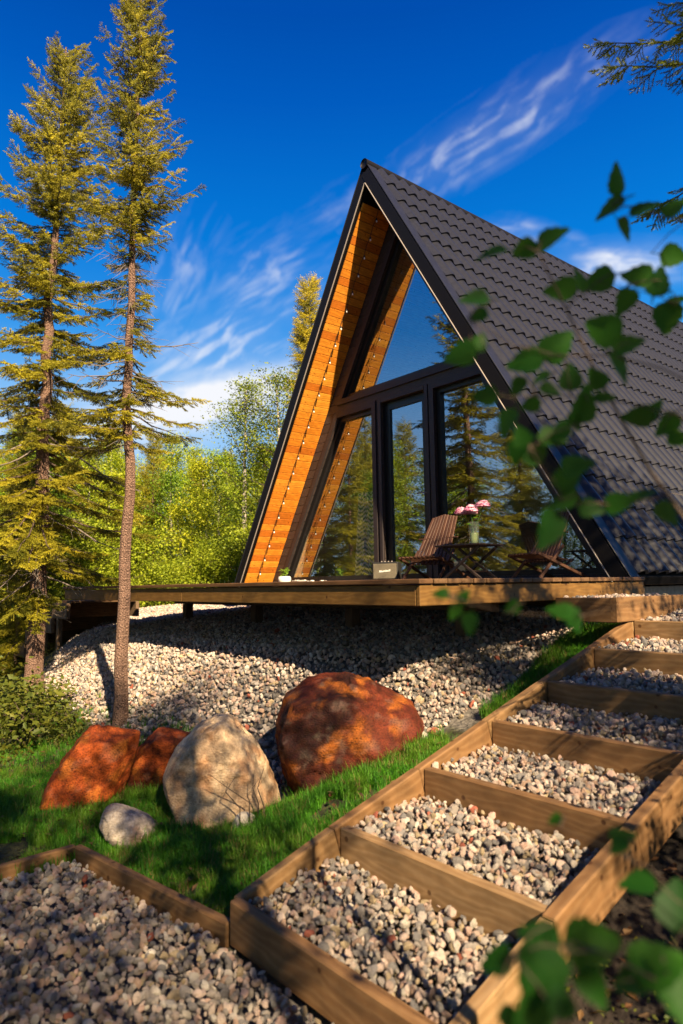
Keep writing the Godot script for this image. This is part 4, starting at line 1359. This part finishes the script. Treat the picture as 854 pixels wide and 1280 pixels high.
func build_front_birch():
	rng.seed = 18
	for k in 4: meshes["leaf%d" % k] = leaf_mesh(700 + k)
	for k in 4:
		var m := leafy("leaf_green%d" % k, lin(0.12, 0.25, 0.02), 0.5)
		m.vertex_color_use_as_albedo = false
		m.metallic_specular = 0.2
		m.albedo_color = [lin(0.006, 0.036, 0.004), lin(0.010, 0.048, 0.005), lin(0.005, 0.028, 0.005), lin(0.014, 0.055, 0.005)][k]
	var right := Vector3(cos(YAW), 0, sin(YAW))
	var ahead := Vector3(sin(YAW), 0, -cos(YAW))
	var foot := EYE + ahead * 0.72 + right * 0.80
	foot.y = ground_y(foot.x, foot.z) - 0.03
	var t := thing("birch_sapling", "birch sapling with dark green leaves hanging before the stairs and roof", "birch", foot)
	var trunk := MB.new()
	trunk.tube([Vector3.ZERO, Vector3(0.01, 0.8, 0), Vector3(-0.02, 1.6, 0.02), Vector3(0.02, 2.4, 0.0), Vector3(0.0, 3.1, 0.03)], [0.02, 0.017, 0.013, 0.009, 0.004], 8)
	part(t, "trunk", trunk.done(true), mats["bark_twig"])
	# twigs: the trunk height they leave from, then photo directions with a distance in metres
	var twigs := [
		[0.95, [[850, 640, 0.98], [790, 545, 0.96], [738, 455, 0.94], [700, 380, 0.92], [672, 315, 0.9]], 0.005],
		[1.75, [[850, 278, 1.05], [805, 262, 1.03], [765, 255, 1.02]], 0.0022],
		[1.55, [[852, 382, 1.0], [800, 362, 0.98], [745, 352, 0.97]], 0.0022],
		[1.2, [[850, 520, 0.92], [770, 500, 0.9], [690, 490, 0.88], [610, 500, 0.86]], 0.0025],
		[1.25, [[850, 470, 0.9], [750, 440, 0.88], [660, 440, 0.86], [585, 400, 0.85]], 0.0025],
		[0.9, [[850, 622, 0.85], [770, 630, 0.82], [700, 630, 0.8], [660, 560, 0.8]], 0.0025],
		[0.7, [[850, 745, 0.85], [720, 770, 0.82], [600, 765, 0.8], [555, 745, 0.8]], 0.002],
		[0.35, [[852, 1240, 0.6], [760, 1190, 0.58], [640, 1200, 0.56]], 0.003],
		[0.4, [[852, 1120, 0.68], [795, 1080, 0.7], [700, 1030, 0.74]], 0.002]]
	var inv := t.transform.affine_inverse()
	var lines := []
	for w in twigs:
		var pts := [Vector3(0, w[0], 0)]
		for q in w[1]: pts.append(inv * at_depth(q[0], q[1], q[2]))
		var c := Curve3D.new()
		for q in pts: c.add_point(q)
		var fine := []
		var rad := []
		for k in 13:
			fine.append(c.sample_baked(c.get_baked_length() * k / 12.0) + Vector3(rnd(-1, 1), rnd(-1, 1), rnd(-1, 1)) * 0.004)
			rad.append(w[2] * (1.0 - 0.75 * k / 12.0))
		var m := MB.new()
		m.tube(fine, rad, 5)
		part(t, "branch", m.done(true), mats["bark_twig"])
		lines.append(fine)
	# leaves: photo direction, length in photo pixels, turn in the picture plane (degrees, from pointing right, counter-clockwise)
	var leaves := [[772, 223, 40, 100], [762, 262, 42, 200], [781, 287, 34, 300], [807, 260, 38, 20], [845, 258, 34, 40], [843, 320, 36, 340], [690, 297, 46, 30], [615, 318, 44, 185], [655, 312, 36, 200],
		[700, 362, 46, 170], [724, 350, 36, 100], [748, 352, 44, 190], [797, 345, 40, 160], [823, 352, 38, 70], [782, 378, 38, 230], [834, 398, 48, 260], [848, 376, 30, 20], [593, 374, 42, 175], [598, 394, 28, 220],
		[753, 411, 64, 150], [786, 429, 44, 20], [575, 444, 48, 190], [600, 427, 30, 60], [697, 432, 52, 40], [656, 453, 52, 185], [713, 471, 40, 90], [775, 460, 50, 300], [676, 473, 30, 200], [746, 473, 34, 120],
		[647, 484, 34, 230], [688, 487, 30, 340], [606, 495, 38, 178], [729, 505, 58, 70], [757, 497, 30, 10], [663, 506, 30, 190], [634, 528, 44, 240], [691, 548, 42, 350], [720, 527, 30, 280], [652, 545, 34, 110],
		[646, 565, 38, 250], [722, 583, 48, 15], [797, 521, 42, 170], [819, 513, 32, 60], [834, 532, 40, 210], [849, 548, 30, 330], [685, 662, 62, 250], [713, 595, 56, 60], [661, 566, 48, 140], [700, 540, 36, 200],
		[775, 628, 44, 20], [702, 628, 50, 190], [740, 636, 36, 350], [805, 619, 38, 30], [834, 643, 40, 320], [551, 742, 26, 170], [580, 746, 26, 60], [569, 766, 26, 230], [588, 780, 34, 260], [700, 764, 38, 160],
		[717, 776, 38, 300], [640, 760, 26, 200], [694, 1025, 18, 200], [797, 1105, 44, 185], [742, 1180, 70, 10], [674, 1220, 86, 250], [674, 1172, 52, 170], [620, 1202, 46, 190], [824, 1204, 80, 30], [790, 1224, 54, 200],
		[846, 1130, 60, 80], [849, 1246, 62, 290], [662, 1273, 56, 230], [780, 1046, 36, 30], [773, 1058, 26, 220], [640, 1277, 36, 300], [742, 1235, 44, 300], [700, 1250, 40, 100]]
	for l in leaves:
		# the leaf hangs at the distance of the twig nearest in direction
		var best := 1e9
		var near := Vector3.ZERO
		var d := ray(l[0], l[1]).normalized()
		for fine in lines:
			for p in fine:
				var q: Vector3 = t.transform * p - EYE
				var miss := (q.normalized() - d).length()
				if miss < best:
					best = miss
					near = q
		var dist := near.length() + rnd(-0.02, 0.02)
		var pos := EYE + d * dist
		var size: float = clampf(l[2] * 0.88 / FOCAL * dist, 0.018, 0.055)
		var ang := deg_to_rad(l[3])
		var camr := d.cross(Vector3.UP).normalized()
		var camu := camr.cross(d)
		var x := camr * cos(ang) + camu * sin(ang) + d * rnd(-0.35, 0.35)
		var nrm := (-d * rnd(0.5, 1.0) + Vector3.UP * rnd(-0.1, 0.9) + camr * rnd(-0.6, 0.6))
		x = x.normalized()
		nrm = (nrm - x * nrm.dot(x)).normalized()
		var b := Basis(x, nrm, x.cross(nrm)).scaled(Vector3.ONE * size)
		part(t, "leaf", meshes["leaf%d" % rng.randi_range(0, 3)], mats["leaf_green%d" % rng.randi_range(0, 3)], inv * Transform3D(b, pos - x * size * 0.5))
		# its stalk runs back to the twig
		var stalk := MB.new()
		var from := inv * (pos - x * size * 0.75)
		var to := inv * (EYE + near)
		if (from - to).length() < 0.16 and (from - to).length() > 0.01:
			stalk.tube([from, from.lerp(to, 0.5) + Vector3(0, 0.005, 0), to], [0.0006, 0.0009, 0.0012], 4, Color.WHITE, false)
			part(t, "leaf_stalk", stalk.done(true), mats["bark_twig"])
# ---------------------------------------------------------------- small things
func build_furniture():
	rng.seed = 19
	var c := thing("stick_chair", "low slatted wooden lounge chair in the sun by the glazed door", "chair", Vector3(1.22, 0.001, 0.85), 0.1, "slatted chairs on the deck")
	for k in 9:
		var u := (k - 4) / 4.0
		beam(c, "back_slat", Vector3(u * 0.215, 0.17, 0.06), Vector3(u * 0.15, 0.73 - absf(u) * 0.03, -0.24), 0.018, 0.035, tone("chair", 4), Vector3(0, 0.5, 0.85))
	for k in 8:
		var u := (k - 3.5) / 4.0
		beam(c, "seat_slat", Vector3(u * 0.215, 0.19, -0.1), Vector3(u * 0.215, 0.25, 0.3), 0.018, 0.03, tone("chair", 4))
	for s in [-1.0, 1.0]:
		beam(c, "leg", Vector3(s * 0.235, 0.0, 0.24), Vector3(s * 0.235, 0.33, -0.06), 0.03, 0.026, tone("chair", 4))
		beam(c, "leg", Vector3(s * 0.26, 0.0, -0.32), Vector3(s * 0.26, 0.25, 0.26), 0.03, 0.026, tone("chair", 4))
	for p in [[0.2, 0.02], [0.24, 0.24], [0.46, -0.1]]:
		beam(c, "rod", Vector3(-0.265, p[0], p[1]), Vector3(0.265, p[0], p[1]), 0.016, 0.016, tone("chair", 4))
	c.scale = Vector3.ONE * 0.9
	var c2 := copy(c, Vector3(2.3, 0.001, 0.6), -0.35, "low slatted wooden lounge chair in shade near the roof edge", 0.85)
	c2.set_meta("group", "slatted chairs on the deck")
	# side table
	var tb := thing("side_table", "low dark folding side table with crossed legs between the chairs", "table", Vector3(1.78, 0.001, 0.98), 0.1)
	for k in 5:
		beam(tb, "top_slat", Vector3(-0.24, 0.305, -0.16 + k * 0.08), Vector3(0.24, 0.305, -0.16 + k * 0.08), 0.016, 0.07, mats["table_wood"])
	for z in [-0.14, 0.14]:
		beam(tb, "leg", Vector3(-0.2, 0.0, z), Vector3(0.2, 0.295, z), 0.026, 0.016, mats["table_wood"])
		beam(tb, "leg", Vector3(0.2, 0.0, z * 0.86), Vector3(-0.2, 0.295, z * 0.86), 0.026, 0.016, mats["table_wood"])
	beam(tb, "stretcher", Vector3(-0.1, 0.075, -0.13), Vector3(-0.1, 0.075, 0.13), 0.016, 0.016, mats["table_wood"], Vector3.RIGHT)
	beam(tb, "stretcher", Vector3(0.1, 0.075, -0.11), Vector3(0.1, 0.075, 0.11), 0.016, 0.016, mats["table_wood"], Vector3.RIGHT)
	# glass vase
	var vp := Vector3(1.84, 0.315, 0.98)
	var v := thing("glass_vase", "clear glass vase of greenish water holding pink peonies", "vase", vp)
	var vm := MB.new()
	vm.lathe([Vector2(0.0, 0.0), Vector2(0.042, 0.0), Vector2(0.046, 0.01), Vector2(0.044, 0.1), Vector2(0.05, 0.2)], 18)
	part(v, "glass", vm.done(true), mats["clear_glass"])
	var wm := MB.new()
	wm.lathe([Vector2(0.0, 0.006), Vector2(0.038, 0.006), Vector2(0.04, 0.1), Vector2(0.0, 0.1)], 16)
	part(v, "water", wm.done(true), mats["water"])
	var fl := thing("peony_bouquet", "pink peonies with dark leaves standing in the glass vase", "flowers", vp + Vector3(0, 0.02, 0))
	var petal := plain("petal", Color.WHITE, 0.6)
	petal.vertex_color_use_as_albedo = true
	petal.backlight_enabled = true
	petal.backlight = lin(0.3, 0.15, 0.2)
	var heads := [Vector3(-0.08, 0.25, 0.06), Vector3(0.0, 0.245, 0.04), Vector3(0.07, 0.31, -0.05), Vector3(-0.05, 0.28, -0.04), Vector3(0.03, 0.26, 0.07)]
	var stems := MB.new()
	for i in heads.size():
		var o: Vector3 = heads[i]
		stems.tube([Vector3(rnd(-0.02, 0.02), -0.01, rnd(-0.02, 0.02)), Vector3(o.x * 0.25, 0.15, o.z * 0.25), o], [0.003, 0.003, 0.0035], 5)
		var m := MB.new()
		for k in 64:
			var u := sqrt((k + 0.5) / 64.0)
			var a := k * 2.39996
			var out := Vector3(cos(a), 0, sin(a))
			var side := Vector3(-sin(a), 0, cos(a))
			var lift := lerpf(1.3, 0.1, u)
			var dir := (out * u + Vector3.UP * lift * 0.7).normalized()
			var b0 := dir * 0.008
			var b1 := dir * 0.060 * rnd(0.85, 1.1) + out * 0.006 * u
			var tip := b1 + Vector3.UP * 0.012 - out * 0.006
			var w := side * rnd(0.016, 0.026)
			var col := Color(0.70, 0.22, 0.40).lerp(Color(0.82, 0.50, 0.58), rng.randf())
			m.fquad(b0 - w * 0.3, b0 + w * 0.3, b1 + w, b1 - w, col)
			m.ftri(b1 - w, b1 + w, tip, col)
		part(fl, "flower_head", m.done(false, true), petal, Transform3D(Basis.IDENTITY, o))
	part(fl, "stems", stems.done(true), mats["stem"])
	for k in 14:
		var a := rnd(0, TAU)
		var xb := Vector3(cos(a), rnd(-0.2, 0.5), sin(a)).normalized()
		var nb := (Vector3.UP - xb * xb.y).normalized()
		part(fl, "flower_leaf", meshes["leaf%d" % (k % 4)], mats["leaf_green%d" % (k % 4)], Transform3D(Basis(xb, nb, xb.cross(nb)).scaled(Vector3.ONE * rnd(0.06, 0.09)), Vector3(rnd(-0.02, 0.02), rnd(0.14, 0.25), rnd(-0.02, 0.02))))
	# speaker
	var s := thing("portable_speaker", "black box speaker with tan grille and white script lettering on the deck", "speaker", Vector3(0.2, 0.02, 0.5), 0.5)
	part(s, "case", box(Vector3(0.30, 0.2, 0.15), 0.01), plain("speaker_black", lin(0.012, 0.012, 0.012), 0.6), Transform3D(Basis.IDENTITY, Vector3(0, 0.1, 0)))
	part(s, "grille", box(Vector3(0.27, 0.165, 0.012), 0.004), grained("grille_cloth", [lin(0.10, 0.085, 0.06), lin(0.2, 0.17, 0.125)], Vector3(40, 40, 40), 0.9, 91, 0.2), Transform3D(Basis.IDENTITY, Vector3(0, 0.098, 0.074)))
	var tx := TextMesh.new()
	var font := SystemFont.new()
	font.font_names = PackedStringArray(["Droid Serif"])
	font.font_italic = true
	font.font_weight = 700
	tx.font = font
	tx.text = "Marshall"
	tx.font_size = 32
	tx.pixel_size = 0.0009
	tx.depth = 0.004
	part(s, "lettering", tx, plain("lettering_white", lin(0.85, 0.84, 0.8), 0.5), Transform3D(Basis(Vector3(1, 0.08, 0), Vector3(0.25, 1, 0), Vector3(0, 0, 1)), Vector3(0, 0.1, 0.083)))
	for x in [-0.12, 0.12]:
		for z in [-0.05, 0.05]:
			part(s, "foot", box(Vector3(0.03, 0.02, 0.03), 0.003), mats["speaker_black"], Transform3D(Basis.IDENTITY, Vector3(x, -0.01, z)))
	for k in 4:
		part(s, "knob", box(Vector3(0.014, 0.014, 0.014), 0.003), mats["edge_metal"], Transform3D(Basis.IDENTITY, Vector3(-0.06 + k * 0.04, 0.206, 0.0)))
	# white pot with a small plant, and pale finds beside it
	var pot := thing("flower_pot", "small round white pot with bright green sprigs by the soffit foot", "pot", Vector3(-1.9, 0.001, 0.42))
	var pm := MB.new()
	pm.lathe([Vector2(0.0, 0.0), Vector2(0.065, 0.0), Vector2(0.085, 0.03), Vector2(0.09, 0.07), Vector2(0.078, 0.1), Vector2(0.07, 0.1), Vector2(0.068, 0.085), Vector2(0.0, 0.085)], 20)
	part(pot, "pot", pm.done(true), mats["white_glaze"])
	var sprig := plain("sprig", lin(0.16, 0.30, 0.03), 0.5)
	sprig.backlight_enabled = true
	sprig.backlight = lin(0.3, 0.4, 0.05)
	for k in 26:
		var a := rnd(0, TAU)
		var xb := Vector3(cos(a), rnd(0.0, 1.2), sin(a)).normalized()
		var nb := (Vector3.UP - xb * xb.y).normalized()
		part(pot, "leaf", meshes["leaf%d" % (k % 4)], sprig, Transform3D(Basis(xb, nb, xb.cross(nb)).scaled(Vector3.ONE * rnd(0.045, 0.07)), Vector3(rnd(-0.04, 0.04), rnd(0.09, 0.2), rnd(-0.04, 0.04))))
	var sprays := MB.new()
	for k in 8: sprays.tube([Vector3(rnd(-0.03, 0.03), 0.08, rnd(-0.03, 0.03)), Vector3(rnd(-0.05, 0.05), 0.2, rnd(-0.05, 0.05))], [0.002, 0.0015], 4)
	part(pot, "stems", sprays.done(true), mats["stem"])
	var tray := thing("shell_dish", "shallow white dish with pale pebbles and shells beside the pot", "dish", Vector3(-1.55, 0.001, 0.42))
	var dm := MB.new()
	dm.lathe([Vector2(0.0, 0.0), Vector2(0.07, 0.0), Vector2(0.11, 0.035), Vector2(0.105, 0.04), Vector2(0.065, 0.01), Vector2(0.0, 0.01)], 22)
	part(tray, "dish", dm.done(true), mats["white_glaze"])
	for k in 9:
		part(tray, "pebble", meshes["stone%d" % (k % 3)], mats["white_glaze"] if k % 2 else mats["edge_metal"], Transform3D(Basis.from_euler(Vector3(k, k * 2, k)).scaled(Vector3.ONE * rnd(0.03, 0.055)), Vector3(rnd(-0.06, 0.06), 0.03, rnd(-0.06, 0.06))))
	for k in 6:
		var o := part(self, "driftwood_piece" if k % 2 else "deck_pebble", meshes["stone%d" % (k % 3)], mats["dead_twig"] if k % 2 else mats["white_glaze"], Transform3D(Basis.from_euler(Vector3(k, 2 * k, 0)).scaled(Vector3(0.09, 0.05, 0.06)), Vector3(-1.35 + k * 0.085, 0.018, 0.42 + 0.04 * (k % 3))))
		mark(o, "grey driftwood chip on the deck beside the white dish" if k % 2 else "white pebble on the deck beside the white dish", "driftwood" if k % 2 else "pebble", "driftwood and pebbles beside the dish" if k % 2 else "white pebbles beside the dish")
	# string of little bulbs under the sunlit overhang
	var sl := thing("string_lights", "string of small white bulbs on a black wire along the orange soffit", "string lights")
	var inn := Vector3(TOP, -HALF, 0).normalized()
	var wire := MB.new()
	var pts := []
	var rad := []
	var bulb := MB.new()
	bulb.lathe([Vector2(0.0, 0.008), Vector2(0.006, 0.01), Vector2(0.010, 0.019), Vector2(0.008, 0.032), Vector2(0.0, 0.038)], 10)
	var bm := bulb.done(true)
	var sock := MB.new()
	sock.lathe([Vector2(0.0, 0.036), Vector2(0.010, 0.036), Vector2(0.009, 0.06), Vector2(0.0, 0.062)], 8)
	var sm := sock.done(true)
	for k in 93:
		var u := k / 92.0
		var y := lerpf(4.62, 0.12, u)
		var sag := 0.012 * sin(PI * fmod(k, 4.0) / 4.0)
		var p := Vector3(-slope_x(y), y, 0.25 + 0.06 * u) + inn * (0.035 + sag)
		pts.append(p)
		rad.append(0.0035)
		if k % 4 == 2:
			var b := part(sl, "bulb", bm, mats["bulb_glass"], Transform3D(Basis.IDENTITY, p + inn * 0.01 - Vector3(0, 0.062, 0)))
			part(b, "socket", sm, mats["wire"])
	wire.tube(pts, rad, 5)
	part(sl, "wire", wire.done(true), mats["wire"])
	# chevron throw hanging behind the sloping window
	var im := Image.create_empty(64, 64, false, Image.FORMAT_RGB8)
	for yy in 64:
		for xx in 64:
			var zig := absi((xx % 32) - 16)
			var band := posmod(yy + zig, 16)
			im.set_pixel(xx, yy, lin(0.72, 0.72, 0.68) if band < 8 else lin(0.06, 0.16, 0.14))
	var cloth := plain("chevron_cloth", Color.WHITE, 0.9)
	cloth.albedo_texture = ImageTexture.create_from_image(im)
	cloth.cull_mode = BaseMaterial3D.CULL_DISABLED
	var cm := MB.new()
	for j in 13:
		for i in 25:
			var u := i / 24.0
			var v2 := j / 12.0
			cm.add(Vector3(-1.25 + u * lerpf(0.62, 0.34, v2) + 0.14 * v2, 0.05 + v2 * 1.15, -0.28 + 0.035 * sin(u * 26.0 + v2)))
			cm.uv.append(Vector2(u * 3.0, (1.0 - v2) * 5.0))
	for j in 12:
		for i in 24:
			var a := j * 25 + i
			cm.quad(a, a + 1, a + 26, a + 25)
	var cl := part(self, "chevron_throw", cm.done(true), cloth)
	mark(cl, "white and green chevron throw hanging behind the sloping window", "throw")
	# dry twigs in front of the pale boulder
	for q in [[[262, 968], [285, 985], [312, 1003]], [[318, 962], [316, 985], [323, 1004]], [[285, 978], [282, 990], [300, 1010]], [[330, 960], [322, 985], [330, 1008]]]:
		var m := MB.new()
		var pp := []
		for k in q:
			var d := ray(k[0], k[1])
			pp.append(EYE + d * (3.36 / Vector2(d.x, d.z).length()))
		var foot: Vector3 = pp[2]
		pp.append(Vector3(foot.x, ground_y(foot.x, foot.z) - 0.02, foot.z))
		m.tube(pp, [0.0012, 0.0022, 0.003, 0.0035], 5)
		var mid: Vector3 = pp[1]
		m.tube([mid, mid + Vector3(0.03, 0.05, -0.02)], [0.0018, 0.0008], 4)
		var o := part(self, "dry_twig", m.done(true), mats["bark_twig"])
		mark(o, "thin bare brown twig standing before the pale boulder", "twig", "bare twigs before the pale boulder")
func _ready():
	nz.seed = 3; nz.frequency = 0.02; nz.fractal_octaves = 4
	nz2.seed = 8; nz2.frequency = 1.0; nz2.fractal_octaves = 4
	rng.seed = 1
	build_view()
	build_materials()
	build_ground()
	build_house()
	build_deck()
	build_stairs()
	build_pad()
	build_rocks()
	build_gravel()
	build_grass()
	build_left_steps()
	build_trees()
	build_front_birch()
	build_furniture()
